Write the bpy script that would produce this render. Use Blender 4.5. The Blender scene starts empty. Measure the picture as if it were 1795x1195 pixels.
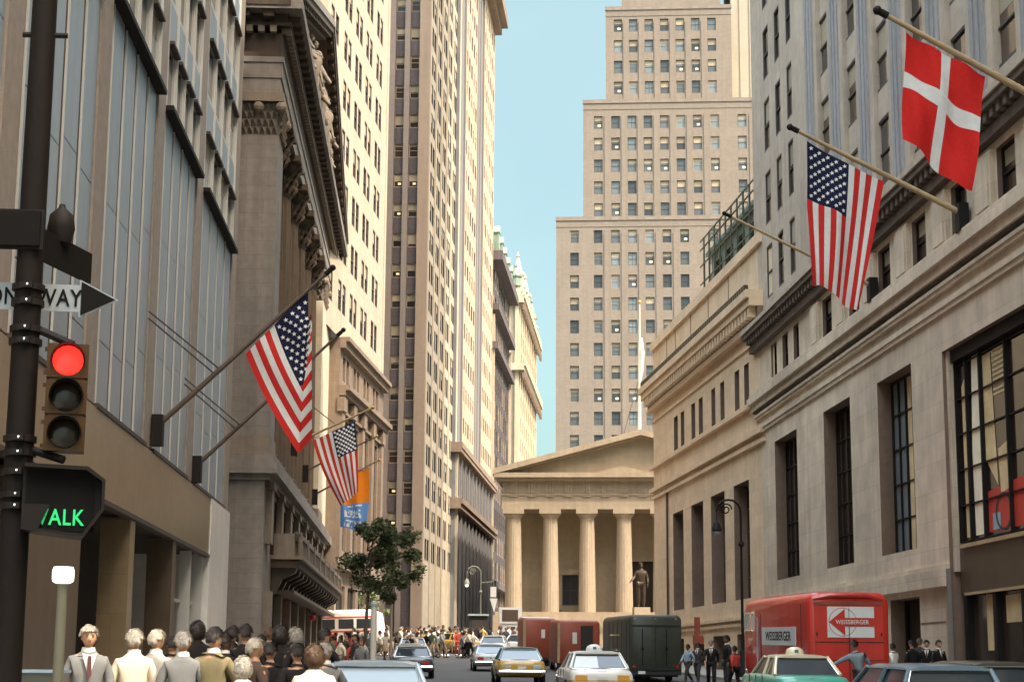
import bpy, bmesh, math, random
from mathutils import Vector, Matrix
random.seed(7)
SC = bpy.context.scene
COL = SC.collection
R = math.radians
# ------------------------------------------------------------------ camera
PITCH = math.atan(571/3100); CAMZ = 1.8
cam = bpy.data.cameras.new("camera"); cam.sensor_width = 36; cam.lens = 36*3100/1795
cam.clip_start = .1; cam.clip_end = 6000
camo = bpy.data.objects.new("camera", cam); COL.objects.link(camo); SC.camera = camo
YAW = R(-3.3317)
CR = Matrix.Rotation(YAW, 3, 'Z') @ Matrix.Rotation(math.pi/2+PITCH, 3, 'X') @ Matrix.Rotation(R(.4), 3, 'Z')
camo.matrix_world = Matrix.Translation((0, 0, CAMZ)) @ CR.to_4x4()
def at(x, y, d):
    r = CR @ Vector((x-897.5, 597.5-y, -3100)); return Vector((0, 0, CAMZ)) + r*(d/r.y)
# ------------------------------------------------------------------ light
SUN_H = Vector((.75, -.66)); SUN_EL = R(52)
sd = Vector((SUN_H.x*math.cos(SUN_EL), SUN_H.y*math.cos(SUN_EL), math.sin(SUN_EL))).normalized()
sl = bpy.data.lights.new("sun", 'SUN'); sl.energy = 2.1; sl.angle = R(.5); sl.color = (1, .93, .81)
so = bpy.data.objects.new("sun", sl); COL.objects.link(so)
so.rotation_euler = sd.to_track_quat('Z', 'Y').to_euler(); so.location = sd*200
W = bpy.data.worlds.new("World"); SC.world = W; W.use_nodes = True
nt = W.node_tree; bg = nt.nodes['Background']; sk = nt.nodes.new('ShaderNodeTexSky')
sk.sky_type = 'NISHITA'; sk.sun_disc = False; sk.sun_elevation = SUN_EL
sk.sun_rotation = math.atan2(SUN_H.x, SUN_H.y); sk.air_density = 1.2; sk.dust_density = 1.0; sk.ozone_density = 1.0
mx = nt.nodes.new('ShaderNodeMix'); mx.data_type = 'RGBA'; mx.blend_type = 'MULTIPLY'; mx.inputs[0].default_value = 1
# unseen warm fill added overhead for shaded walls, clear cyan sky towards the horizon
tc = nt.nodes.new('ShaderNodeTexCoord'); sx_ = nt.nodes.new('ShaderNodeSeparateXYZ'); nt.links.new(tc.outputs['Generated'], sx_.inputs[0])
nz = nt.nodes.new('ShaderNodeTexNoise'); nz.inputs['Scale'].default_value = 2.2; nz.inputs['Detail'].default_value = 5; nt.links.new(tc.outputs['Generated'], nz.inputs[0])
ad = nt.nodes.new('ShaderNodeMath'); ad.operation = 'MULTIPLY_ADD'; ad.inputs[1].default_value = .22; nt.links.new(nz.outputs[0], ad.inputs[0]); nt.links.new(sx_.outputs[2], ad.inputs[2])
rp = nt.nodes.new('ShaderNodeMapRange'); rp.interpolation_type = 'SMOOTHSTEP'; rp.inputs[1].default_value = .56; rp.inputs[2].default_value = .82; nt.links.new(ad.outputs[0], rp.inputs[0])
lo = nt.nodes.new('ShaderNodeMapRange'); lo.inputs[1].default_value = .12; lo.inputs[2].default_value = .36; nt.links.new(sx_.outputs[2], lo.inputs[0])
hz = nt.nodes.new('ShaderNodeMix'); hz.data_type = 'RGBA'; hz.inputs[6].default_value = (.34, .40, .37, 1); hz.inputs[7].default_value = (.78, .74, .53, 1)
n3 = nt.nodes.new('ShaderNodeTexNoise'); n3.inputs['Scale'].default_value = 5; n3.inputs['Detail'].default_value = 6; nt.links.new(tc.outputs['Generated'], n3.inputs[0])
a3 = nt.nodes.new('ShaderNodeMath'); a3.operation = 'MULTIPLY_ADD'; a3.inputs[1].default_value = .5; nt.links.new(n3.outputs[0], a3.inputs[0]); nt.links.new(lo.outputs[0], a3.inputs[2])
a4 = nt.nodes.new('ShaderNodeMath'); a4.operation = 'SUBTRACT'; a4.inputs[1].default_value = .25; a4.use_clamp = True; nt.links.new(a3.outputs[0], a4.inputs[0]); nt.links.new(a4.outputs[0], hz.inputs[0])
cm = nt.nodes.new('ShaderNodeMix'); cm.data_type = 'RGBA'; nt.links.new(hz.outputs[2], cm.inputs[6]); cm.inputs[7].default_value = (7.0, 5.4, 3.7, 1); nt.links.new(rp.outputs[0], cm.inputs[0]); nt.links.new(cm.outputs[2], mx.inputs[7])
nt.links.new(sk.outputs[0], mx.inputs[6]); nt.links.new(mx.outputs[2], bg.inputs[0]); bg.inputs[1].default_value = .15
SC.view_settings.view_transform = 'Standard'; SC.view_settings.look = 'None'
SC.view_settings.exposure = 1.4; SC.view_settings.gamma = 1
SC.cycles.max_bounces = 6; SC.cycles.transparent_max_bounces = 8

# ------------------------------------------------------------------ materials
MATS = {}
def nodes(m):
    m.use_nodes = True; return m.node_tree, m.node_tree.nodes['Principled BSDF']
def mat(name, col, rough=.7, metal=0, var=0, scale=3, emit=None, es=1, spec=.5, streak=0, brick=None, mortar=.75, coat=0, bump=0, objvar=0, mortar_size=.012):
    m = bpy.data.materials.new(name); t, b = nodes(m); L = t.links.new
    b.inputs['Roughness'].default_value = rough; b.inputs['Metallic'].default_value = metal
    b.inputs['Specular IOR Level'].default_value = spec; b.inputs['Coat Weight'].default_value = coat
    c = t.nodes.new('ShaderNodeRGB'); c.outputs[0].default_value = (*col, 1); out = c.outputs[0]
    def mul(a, fac_socket, lo, hi):
        mr = t.nodes.new('ShaderNodeMapRange'); L(fac_socket, mr.inputs[0]); mr.inputs[1].default_value = .25; mr.inputs[2].default_value = .75
        mr.inputs[3].default_value = lo; mr.inputs[4].default_value = hi
        x = t.nodes.new('ShaderNodeMix'); x.data_type = 'RGBA'; x.blend_type = 'MULTIPLY'; x.inputs[0].default_value = 1
        L(a, x.inputs[6]); L(mr.outputs[0], x.inputs[7]); return x.outputs[2]
    uv = t.nodes.new('ShaderNodeTexCoord')
    src = uv.outputs['UV'] if (var or streak or brick) else None
    if var:
        n = t.nodes.new('ShaderNodeTexNoise'); n.inputs['Scale'].default_value = scale; n.inputs['Detail'].default_value = 6
        n.inputs['Roughness'].default_value = .62; L(src, n.inputs[0]); out = mul(out, n.outputs[0], 1-var, 1+var)
        n2 = t.nodes.new('ShaderNodeTexNoise'); n2.inputs['Scale'].default_value = scale*.13; n2.inputs['Detail'].default_value = 3
        L(src, n2.inputs[0]); out = mul(out, n2.outputs[0], 1-var*.9, 1+var*.9)
        if bump:
            bp = t.nodes.new('ShaderNodeBump'); bp.inputs['Strength'].default_value = bump; bp.inputs['Distance'].default_value = .02
            L(n.outputs[0], bp.inputs['Height']); L(bp.outputs[0], b.inputs['Normal'])
    if streak:
        mp = t.nodes.new('ShaderNodeMapping'); mp.inputs['Scale'].default_value = (1.1, .07, 1); L(src, mp.inputs[0])
        n = t.nodes.new('ShaderNodeTexNoise'); n.inputs['Scale'].default_value = 1.6; n.inputs['Detail'].default_value = 4
        L(mp.outputs[0], n.inputs[0]); out = mul(out, n.outputs[0], 1-streak, 1+streak*.6)
    if brick:
        br = t.nodes.new('ShaderNodeTexBrick'); br.inputs['Scale'].default_value = 1; L(src, br.inputs[0])
        br.inputs['Brick Width'].default_value = brick[0]; br.inputs['Row Height'].default_value = brick[1]
        br.inputs['Mortar Size'].default_value = mortar_size; br.inputs['Mortar Smooth'].default_value = .3
        br.inputs['Color1'].default_value = (1, 1, 1, 1); br.inputs['Color2'].default_value = (.9, .9, .89, 1)
        br.inputs['Mortar'].default_value = (mortar, mortar, mortar, 1)
        x = t.nodes.new('ShaderNodeMix'); x.data_type = 'RGBA'; x.blend_type = 'MULTIPLY'; x.inputs[0].default_value = 1
        L(out, x.inputs[6]); L(br.outputs[0], x.inputs[7]); out = x.outputs[2]
    if objvar:
        oi = t.nodes.new('ShaderNodeObjectInfo')
        mr = t.nodes.new('ShaderNodeMapRange'); L(oi.outputs['Random'], mr.inputs[0]); mr.inputs[3].default_value = 1-objvar; mr.inputs[4].default_value = 1+objvar
        x = t.nodes.new('ShaderNodeMix'); x.data_type = 'RGBA'; x.blend_type = 'MULTIPLY'; x.inputs[0].default_value = 1
        L(out, x.inputs[6]); L(mr.outputs[0], x.inputs[7]); out = x.outputs[2]
    L(out, b.inputs['Base Color'])
    if emit:
        b.inputs['Emission Color'].default_value = (*emit, 1); b.inputs['Emission Strength'].default_value = es
    MATS[name] = m; return m
def M(n): return MATS[n]
mat('limestone', (.76, .565, .365), .85, var=.10, scale=2.2, streak=.10, brick=(1.5, .62), mortar=.86, bump=.15)
mat('marble', (.33, .262, .175), .8, var=.09, scale=2.5, streak=.12, brick=(1.7, .8), mortar=.88)
mat('temple_stone', (.335, .265, .183), .85, var=.12, scale=2.2, streak=.16, brick=(1.6, .7), mortar=.84, bump=.2)
mat('trust_stone', (.66, .535, .395), .8, var=.2, scale=.9, streak=.17, brick=(2.2, .95), mortar=.76, bump=.25)
mat('trust_upper', (.48, .395, .305), .85, var=.12, scale=2, streak=.18, brick=(1.2, .6), mortar=.9)
mat('pilaster_grey', (.31, .30, .29), .85, var=.15, scale=3, streak=.25)
mat('cornice_dark', (.12, .09, .065), .85, var=.2, scale=3, streak=.3)
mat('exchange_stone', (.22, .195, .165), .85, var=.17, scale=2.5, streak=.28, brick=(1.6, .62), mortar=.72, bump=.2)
mat('exchange_column', (.10, .072, .045), .85, var=.2, scale=2.5, streak=.2)  # exchange stone darkened, colonnade shade in the colour
mat('exchange_sunlit', (.56, .49, .36), .85, var=.12, scale=2, streak=.12, brick=(1.6, .62), mortar=.85)  # lighter copy of the exchange stone with sunlight in its colour
mat('exchange_shade', (.062, .041, .025), .85, var=.22, scale=2.5, streak=.35)  # shade of soffits and recesses put into the stone colour
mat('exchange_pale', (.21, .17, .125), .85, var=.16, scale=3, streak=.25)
mat('cream_brick', (.43, .365, .27), .85, var=.07, scale=2, streak=.12, brick=(.9, .36), mortar=.93)
mat('brown_stone', (.21, .155, .11), .85, var=.14, scale=2, streak=.25, brick=(1.4, .6), mortar=.82)
mat('dark_spandrel', (.10, .083, .083), .8, var=.18, scale=4, streak=.2, brick=(.35, .5), mortar=.75, mortar_size=.02)
mat('tan_pier', (.31, .235, .17), .85, var=.07, scale=2, streak=.12)
mat('mullion_stone', (.23, .19, .16), .85, var=.1, scale=2)
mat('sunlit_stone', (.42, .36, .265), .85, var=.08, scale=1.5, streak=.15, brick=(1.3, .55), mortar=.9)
mat('slot_shade', (.165, .16, .155), .8, var=.1, scale=1, streak=.2)  # blue-grey shade of slots and base put into the colour
mat('tower_stone', (.212, .178, .142), .9, var=.07, scale=1, streak=.10, brick=(.8, .35), mortar=.93)
mat('tower_pale', (.36, .315, .24), .9, var=.06, scale=1, streak=.1)
mat('terracotta_white', (.46, .40, .28), .85, var=.1, scale=1.2, streak=.2)
mat('dark_facade', (.05, .046, .046), .8, var=.15, scale=1, streak=.2)
mat('copper_green', (.20, .26, .20), .8, var=.2, scale=.8, streak=.3)
mat('panel_blue', (.225, .275, .315), .38, var=.08, scale=1.4, streak=.16, metal=.0, spec=.6)
mat('fin_metal', (.50, .50, .46), .35, var=.06, scale=1, spec=.6)
mat('gap_brown', (.055, .038, .028), .7, var=.2, scale=3)
mat('pilaster_tan', (.265, .222, .175), .7, var=.16, scale=26, streak=.1)
mat('polished_tan', (.20, .15, .085), .3, var=.14, scale=2.2, streak=.12, brick=(2.4, 1.05), mortar=.8, spec=.5)
mat('pale_marble', (.74, .72, .66), .28, var=.1, scale=3, streak=.12)
mat('interior_dark', (.035, .028, .022), .9)
mat('reveal_brown', (.19, .125, .085), .85, var=.15, scale=3, streak=.2)
mat('glass_dark', (.018, .018, .018), .08, spec=.7, objvar=.6)
mat('glass_grey', (.075, .083, .088), .12, spec=.6, objvar=.45)
mat('glass_sky', (.13, .15, .155), .12, spec=.7, objvar=.45)  # pale sky reflection put into the glass colour
mat('glass_brown', (.045, .028, .02), .15, spec=.6, objvar=.4)
mat('blind', (.31, .26, .18), .8, objvar=.25)
mat('reflection_cream', (.85, .76, .55), .8, var=.15, scale=1.5); mat('reflection_blind_gold', (.62, .47, .24), .8, var=.25, scale=1.5)  # window reflections put into colour; the gold also serves blinds and display
mat('lamp_lit', (.9, .75, .4), .6, emit=(1, .75, .38), es=.22)
mat('frame_dark', (.05, .045, .04), .6)
mat('frame_tan', (.28, .22, .16), .7)
mat('bronze', (.075, .055, .035), .45, metal=.3, var=.2, scale=4)
mat('bronze_shade_brown', (.085, .058, .034), .4, var=.2, scale=2, streak=.2)
mat('iron_green', (.07, .085, .06), .6, var=.2, scale=4)
mat('iron_black', (.012, .009, .007), .7, spec=.15, var=.2, scale=8)
mat('iron_black_plain', (.014, .011, .009), .65, spec=.2)
mat('asphalt', (.075, .073, .068), .9, var=.16, scale=1.2, bump=.3)
mat('sidewalk', (.30, .27, .23), .9, var=.12, scale=1.2, brick=(1.5, 1.5), mortar=.75)
mat('kerb', (.32, .30, .27), .9, var=.1, scale=2)
mat('road_paint', (.62, .58, .5), .8, var=.2, scale=3)
mat('ground', (.15, .14, .12), .95, var=.1, scale=.3)
mat('wood_pole', (.42, .30, .16), .55, var=.2, scale=6)
mat('pole_brown', (.10, .07, .05), .5, var=.15, scale=6)
mat('pole_white', (.6, .56, .48), .5)
mat('gold', (.6, .4, .1), .3, metal=.8)
mat('steel_wire', (.05, .045, .04), .6)
mat('post_grey', (.17, .17, .12), .6, var=.1, scale=6)
mat('signal_housing', (.07, .036, .012), .6, spec=.2, var=.25, scale=10)
mat('red_lens', (.8, .03, .02), .3, emit=(1, .018, .012), es=1.15)
mat('lens_off', (.03, .022, .014), .2)
mat('walk_green', (.02, .5, .15), .5, emit=(.0, .36, .085), es=.42)
mat('globe_white', (.9, .88, .8), .4, emit=(1, .96, .86), es=.55)
mat('red_glow', (.9, .1, .03), .4, emit=(1, .12, .03), es=4)
mat('red_glow_core', (1, .5, .2), .4, emit=(1, .42, .12), es=3)
mat('sign_pale', (.30, .33, .33), .7, var=.1, scale=8)
mat('sign_white', (.72, .71, .66), .6, var=.05, scale=4)
mat('sign_black', (.010, .009, .008), .8, spec=.1)
mat('sign_red', (.5, .035, .03), .6)
mat('chrome', (.75, .75, .73), .12, metal=1)
mat('rubber', (.018, .018, .018), .85)
mat('car_glass', (.03, .04, .045), .06, spec=.8)
mat('car_glass_sky', (.22, .29, .33), .08, spec=.8)  # mirrored sky on car windows given as a base colour
mat('car_interior', (.04, .03, .025), .9)
mat('amber', (.75, .36, .06), .3)
mat('tail_red', (.45, .02, .015), .25)
for n, c in dict(paint_blue=(.30, .38, .43), paint_yellow=(.50, .29, .035), paint_teal=(.06, .14, .15), paint_white=(.72, .70, .62), paint_cream=(.74, .64, .42), paint_green=(.06, .36, .26), paint_navy=(.035, .06, .085), paint_slate=(.13, .19, .23), paint_grey=(.28, .29, .3), paint_olive=(.05, .055, .045), paint_brown=(.16, .10, .06), paint_pale=(.5, .52, .5)).items():
    mat(n, c, .3, var=.05, scale=5, coat=.6, spec=.5)
mat('truck_red', (.60, .036, .022), .33, var=.12, scale=1.5, streak=.15, coat=.4)
mat('truck_maroon', (.30, .062, .03), .5, var=.15, scale=2, streak=.25)
mat('truck_olive', (.042, .046, .03), .45, var=.25, scale=2.5, streak=.3)
mat('truck_dark', (.02, .02, .018), .7)
mat('truck_white', (.74, .70, .62), .5, var=.06, scale=3)
mat('stripe_red', (.55, .05, .03), .5)
def cloth(n, c, tr=.28):
    m = mat(n, c, .85, var=.09, scale=5, spec=.1, bump=.25); t = m.node_tree; b = t.nodes['Principled BSDF']
    tl = t.nodes.new('ShaderNodeBsdfTranslucent'); tl.inputs[0].default_value = (*c, 1)
    ms = t.nodes.new('ShaderNodeMixShader'); ms.inputs[0].default_value = tr
    t.links.new(b.outputs[0], ms.inputs[1]); t.links.new(tl.outputs[0], ms.inputs[2]); t.links.new(ms.outputs[0], t.nodes['Material Output'].inputs[0])
cloth('flag_red', (.62, .035, .03)); cloth('flag_white', (.76, .76, .70)); cloth('flag_navy', (.018, .02, .05)); cloth('flag_scarlet', (.66, .03, .025))
cloth('flag_orange', (.80, .24, .02)); cloth('flag_blue', (.14, .31, .62)); cloth('flag_stripe', (.56, .05, .03))
mat('star_white', (.8, .8, .76), .8)
for n, c in dict(suit_grey=(.20, .20, .19), suit_dark=(.055, .05, .05), suit_black=(.016, .014, .014), suit_cream=(.66, .58, .44), suit_light=(.40, .38, .33), suit_olive=(.23, .19, .10), suit_brown=(.09, .06, .045), shirt_white=(.76, .72, .63), dress_white=(.78, .68, .52), denim=(.20, .24, .25), trousers_tan=(.33, .26, .17), red_dress=(.4, .06, .04), sky_blue=(.3, .4, .48), yellow_dress=(.62, .45, .14), green_coat=(.12, .15, .09)).items():
    mat(n, c, .9, var=.10, scale=9, spec=.2)
mat('skin', (.52, .29, .17), .55); mat('skin_dark', (.16, .085, .05), .55)
mat('hair_white', (.55, .50, .40), .8, var=.4, scale=70); mat('hair_grey', (.36, .33, .28), .8, var=.4, scale=70); mat('hair_dark', (.03, .02, .015), .6, var=.4, scale=70); mat('hair_brown', (.13, .07, .035), .6, var=.2, scale=30)
for hn in ('hair_white', 'hair_grey', 'hair_dark', 'hair_brown'):
    tt = MATS[hn].node_tree; bb = tt.nodes['Principled BSDF']; lk = bb.inputs['Base Color'].links[0].from_socket
    gg = tt.nodes.new('ShaderNodeNewGeometry'); mm = tt.nodes.new('ShaderNodeMapRange'); mm.inputs[3].default_value = .72; mm.inputs[4].default_value = 1.12; tt.links.new(gg.outputs['Random Per Island'], mm.inputs[0])
    xx = tt.nodes.new('ShaderNodeMix'); xx.data_type = 'RGBA'; xx.blend_type = 'MULTIPLY'; xx.inputs[0].default_value = 1; tt.links.new(lk, xx.inputs[6]); tt.links.new(mm.outputs[0], xx.inputs[7]); tt.links.new(xx.outputs[2], bb.inputs['Base Color'])
mat('eye_dark', (.02, .015, .012), .3); mat('lips', (.34, .12, .09), .6); mat('shoe', (.02, .016, .013), .4); mat('tie', (.10, .03, .03), .7)
mat('statue_bronze', (.06, .04, .024), .45, metal=.5, var=.2, scale=5)
mat('bark', (.11, .08, .055), .9, var=.25, scale=8); mat('bark_sunlit', (.34, .27, .19), .9, var=.2, scale=8)  # second bark tone carries the sunlight on the trunk
def leaf(n, c):
    m = mat(n, c, .6, objvar=0, spec=.3); t = m.node_tree; b = t.nodes['Principled BSDF']
    g = t.nodes.new('ShaderNodeNewGeometry'); mr = t.nodes.new('ShaderNodeMapRange'); mr.inputs[3].default_value = .55; mr.inputs[4].default_value = 1.6
    t.links.new(g.outputs['Random Per Island'], mr.inputs[0]); x = t.nodes.new('ShaderNodeMix'); x.data_type = 'RGBA'; x.blend_type = 'MULTIPLY'; x.inputs[0].default_value = 1
    x.inputs[6].default_value = (*c, 1); t.links.new(mr.outputs[0], x.inputs[7]); t.links.new(x.outputs[2], b.inputs['Base Color'])
    tl = t.nodes.new('ShaderNodeBsdfTranslucent'); t.links.new(x.outputs[2], tl.inputs[0])
    ms = t.nodes.new('ShaderNodeMixShader'); ms.inputs[0].default_value = .3
    t.links.new(b.outputs[0], ms.inputs[1]); t.links.new(tl.outputs[0], ms.inputs[2]); t.links.new(ms.outputs[0], t.nodes['Material Output'].inputs[0])
leaf('leaf_dark', (.068, .082, .032)); leaf('leaf_sunlit', (.20, .23, .11)); leaf('leaf_mid', (.085, .105, .035))  # palest leaf tone carries sunlight on the far crown

# ------------------------------------------------------------------ mesh helpers
class MB:
    """collects shapes; coordinates go through the current frame (O, U, N): local (u, n, z) -> O + u*U + n*N + z*Z"""
    def __init__(s, fr=None): s.v = []; s.f = []; s.m = []; s.mi = 0; s.fr = fr; s.mats = []
    def use(s, name):
        if name not in s.mats: s.mats.append(name)
        s.mi = s.mats.index(name); return s
    def p(s, q):
        if s.fr: O, U, N = s.fr; return Vector((O[0]+q[0]*U[0]+q[1]*N[0], O[1]+q[0]*U[1]+q[1]*N[1], q[2]))
        return Vector(q)
    def add(s, vs, fs):
        b = len(s.v); s.v += [s.p(v) for v in vs]
        for f in fs: s.f.append([b+i for i in f]); s.m.append(s.mi)
        return s
    def quad(s, a, b, c, d): return s.add([a, b, c, d], [(0, 1, 2, 3)])
    def box(s, x0, x1, y0, y1, z0, z1):
        return s.add([(x0,y0,z0),(x1,y0,z0),(x1,y1,z0),(x0,y1,z0),(x0,y0,z1),(x1,y0,z1),(x1,y1,z1),(x0,y1,z1)],
                     [(0,3,2,1),(4,5,6,7),(0,1,5,4),(1,2,6,5),(2,3,7,6),(3,0,4,7)])
    def prism(s, pts, axis, a, b):
        """polygon pts in the two other axes, swept along axis from a to b"""
        n = len(pts)
        def mk(p, t): q = list(p); q.insert(axis, t); return tuple(q)
        vs = [mk(p, a) for p in pts]+[mk(p, b) for p in pts]
        return s.add(vs, [tuple(range(n)), tuple(range(2*n-1, n-1, -1))]+[(i, (i+1) % n, n+(i+1) % n, n+i) for i in range(n)])
    def tube(s, pts, r, n=8, cap=True):
        pts = [Vector(p) for p in pts]; rs = r if isinstance(r, (list, tuple)) else [r]*len(pts)
        vs = []; fs = []; up = Vector((0, 0, 1))
        for i, p in enumerate(pts):
            t = (pts[min(i+1, len(pts)-1)]-pts[max(i-1, 0)]).normalized()
            a = t.cross(up if abs(t.z) < .95 else Vector((1, 0, 0))).normalized(); b = t.cross(a)
            for k in range(n):
                an = 2*math.pi*k/n; vs.append(p+a*(math.cos(an)*rs[i])+b*(math.sin(an)*rs[i]))
        for i in range(len(pts)-1):
            for k in range(n): fs.append((i*n+k, i*n+(k+1) % n, (i+1)*n+(k+1) % n, (i+1)*n+k))
        if cap: fs.append(tuple(range(n-1, -1, -1))); fs.append(tuple(range((len(pts)-1)*n, len(pts)*n)))
        return s.add(vs, fs)
    def lathe(s, prof, c, n=16, flute=0):
        vs = []; fs = []
        for (r, z) in prof:
            for k in range(n):
                rr = r*(1-flute*(k % 2)); an = 2*math.pi*k/n; vs.append((c[0]+rr*math.cos(an), c[1]+rr*math.sin(an), c[2]+z))
        m = len(prof)
        for i in range(m-1):
            for k in range(n): fs.append((i*n+k, i*n+(k+1) % n, (i+1)*n+(k+1) % n, (i+1)*n+k))
        fs.append(tuple(range(n-1, -1, -1))); fs.append(tuple(range((m-1)*n, m*n)))
        return s.add(vs, fs)
    def ball(s, c, r, n=10, m=6, sc=(1, 1, 1)):
        prof = [(math.sin(math.pi*i/m), -math.cos(math.pi*i/m)) for i in range(m+1)]
        vs = []; fs = []
        for (a, z) in prof:
            for k in range(n): vs.append((c[0]+r*sc[0]*max(a, .01)*math.cos(2*math.pi*k/n), c[1]+r*sc[1]*max(a, .01)*math.sin(2*math.pi*k/n), c[2]+r*sc[2]*z))
        for i in range(m):
            for k in range(n): fs.append((i*n+k, i*n+(k+1) % n, (i+1)*n+(k+1) % n, (i+1)*n+k))
        return s.add(vs, fs)
    def facade(s, u0, u1, z0, z1, ops, dep, n=0, rev=None):
        """wall sheet at n with openings (a,b,c,d) and their reveals dep deep"""
        us = sorted({u0, u1} | {x for o in ops for x in (o[0], o[1]) if u0 < x < u1}); zs = sorted({z0, z1} | {x for o in ops for x in (o[2], o[3]) if z0 < x < z1})
        for j in range(len(zs)-1):
            zc = (zs[j]+zs[j+1])/2; row = [o for o in ops if o[2] < zc < o[3]]; st = None
            for i in range(len(us)-1):
                uc = (us[i]+us[i+1])/2; hole = any(o[0] < uc < o[1] for o in row)
                if not hole and st is None: st = us[i]
                if st is not None and (hole or i == len(us)-2):
                    e = us[i] if hole else us[i+1]; s.quad((st, n, zs[j]), (e, n, zs[j]), (e, n, zs[j+1]), (st, n, zs[j+1])); st = None
        k = s.mi
        if rev: s.use(rev)
        for (a, b, c, d) in [o[:4] for o in ops]:
            q = n-dep
            s.quad((a, n, c), (a, q, c), (a, q, d), (a, n, d)); s.quad((b, n, c), (b, n, d), (b, q, d), (b, q, c))
            s.quad((a, n, c), (b, n, c), (b, q, c), (a, q, c)); s.quad((a, n, d), (a, q, d), (b, q, d), (b, n, d))
        s.mi = k; return s
    def mesh(s, name, org=(0, 0, 0), smooth=0):
        me = bpy.data.meshes.new(name); o = Vector(org)
        me.from_pydata([v-o for v in s.v], [], s.f)
        for n in s.mats: me.materials.append(M(n))
        me.polygons.foreach_set('material_index', s.m)
        bm = bmesh.new(); bm.from_mesh(me); bmesh.ops.recalc_face_normals(bm, faces=bm.faces)
        uv = bm.loops.layers.uv.new('UVMap')
        for f in bm.faces:
            nn = f.normal
            if abs(nn.z) < .75:
                l = math.hypot(nn.x, nn.y) or 1; tx, ty = -nn.y/l, nn.x/l
                for lp in f.loops: c = lp.vert.co; lp[uv].uv = (c.x*tx+c.y*ty+(o.x*tx+o.y*ty), c.z+o.z)
            else:
                for lp in f.loops: c = lp.vert.co; lp[uv].uv = (c.x+o.x, c.y+o.y)
        bm.to_mesh(me); bm.free()
        if smooth:
            me.polygons.foreach_set('use_smooth', [True]*len(me.polygons)); me.set_sharp_from_angle(angle=R(smooth))
        return me
    def build(s, name, parent=None, smooth=0, matname=None):
        if matname: s.mats = [matname]; s.m = [0]*len(s.f)
        org = parent_loc(parent)
        o = bpy.data.objects.new(name, s.mesh(name, org, smooth)); COL.objects.link(o)
        if parent: o.parent = parent
        return o
def parent_loc(p):
    v = Vector((0, 0, 0))
    while p: v += Vector(p.location); p = p.parent
    return v
def link(name, me, parent=None, loc=(0, 0, 0), rot=None):
    o = bpy.data.objects.new(name, me); COL.objects.link(o)
    if parent: o.parent = parent
    o.location = loc
    if rot is not None: o.rotation_euler = rot
    return o
def tag(o, label, cat, group=None):
    o['label'] = label; o['category'] = cat
    if group: o['group'] = group
    return o
def thing(name, label, cat, loc=(0, 0, 0), rz=0, group=None):
    o = bpy.data.objects.new(name, None); COL.objects.link(o); o.location = loc; o.rotation_euler = (0, 0, rz); o.empty_display_size = .3
    return tag(o, label, cat, group)
def struct(o): o['kind'] = 'structure'; return o
def frame(O, vpx=None, U=None, side='R'):
    """plan frame: origin, direction along the facade, outward normal"""
    if U is None:
        r = CR @ Vector((vpx-897.5, 597.5-1168, -3100)); U = Vector((r.x, r.y)).normalized()
    U = Vector(U).normalized(); N = Vector((U.y, -U.x)) if side == 'R' else Vector((-U.y, U.x))
    return (Vector(O[:2]), U, N)
def gz(y):
    pts = [(-200, -3), (0, 0), (98, 1.62), (138, 3.15), (160, 3.4), (400, 5), (4000, 5)]
    for (a, b), (c, d) in zip(pts, pts[1:]):
        if y <= c: return b+(d-b)*(y-a)/(c-a)
    return 5
# windows ----------------------------------------------------------------------
WIN = {}
def win_mb(mb, a, b, c, d, n, style):
    """one sash window filling (a..b, c..d) at depth n of the current frame"""
    w = b-a; h = d-c; t = min(.09, w*.08); fr, gl, bl, lay = style
    mb.use(fr)
    mb.box(a, a+t, n-.04, n+.05, c, d); mb.box(b-t, b, n-.04, n+.05, c, d); mb.box(a+t, b-t, n-.04, n+.05, d-t, d); mb.box(a+t, b-t, n-.04, n+.05, c, c+t*1.4)
    if 's' in lay: mb.box(a+t, b-t, n-.04, n+.04, c+h*.48, c+h*.48+t*.8)
    if 'v' in lay: mb.box(a+w*.5-t*.4, a+w*.5+t*.4, n-.04, n+.04, c+t, d-t)
    if 'g' in lay:
        k = max(2, round(h/1.25))
        for i in range(1, k): mb.box(a+t, b-t, n-.035, n+.03, c+h*i/k-t*.3, c+h*i/k+t*.3)
        k = max(2, round(w/.95))
        for i in range(1, k): mb.box(a+w*i/k-t*.4, a+w*i/k+t*.4, n-.035, n+.045, c+t, d-t)
    mb.use(gl); mb.quad((a+t, n-.03, c+t), (b-t, n-.03, c+t), (b-t, n-.03, d-t), (a+t, n-.03, d-t))
    if bl:
        mb.use('blind'); mb.quad((a+t, n-.022, d-t-bl*h), (b-t, n-.022, d-t-bl*h), (b-t, n-.022, d-t), (a+t, n-.022, d-t))
    if 'l' in lay:
        mb.use('lamp_lit'); mb.quad((a+w*.45, n-.02, c+h*.2), (a+w*.8, n-.02, c+h*.2), (a+w*.8, n-.02, c+h*.36), (a+w*.45, n-.02, c+h*.36))
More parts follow.
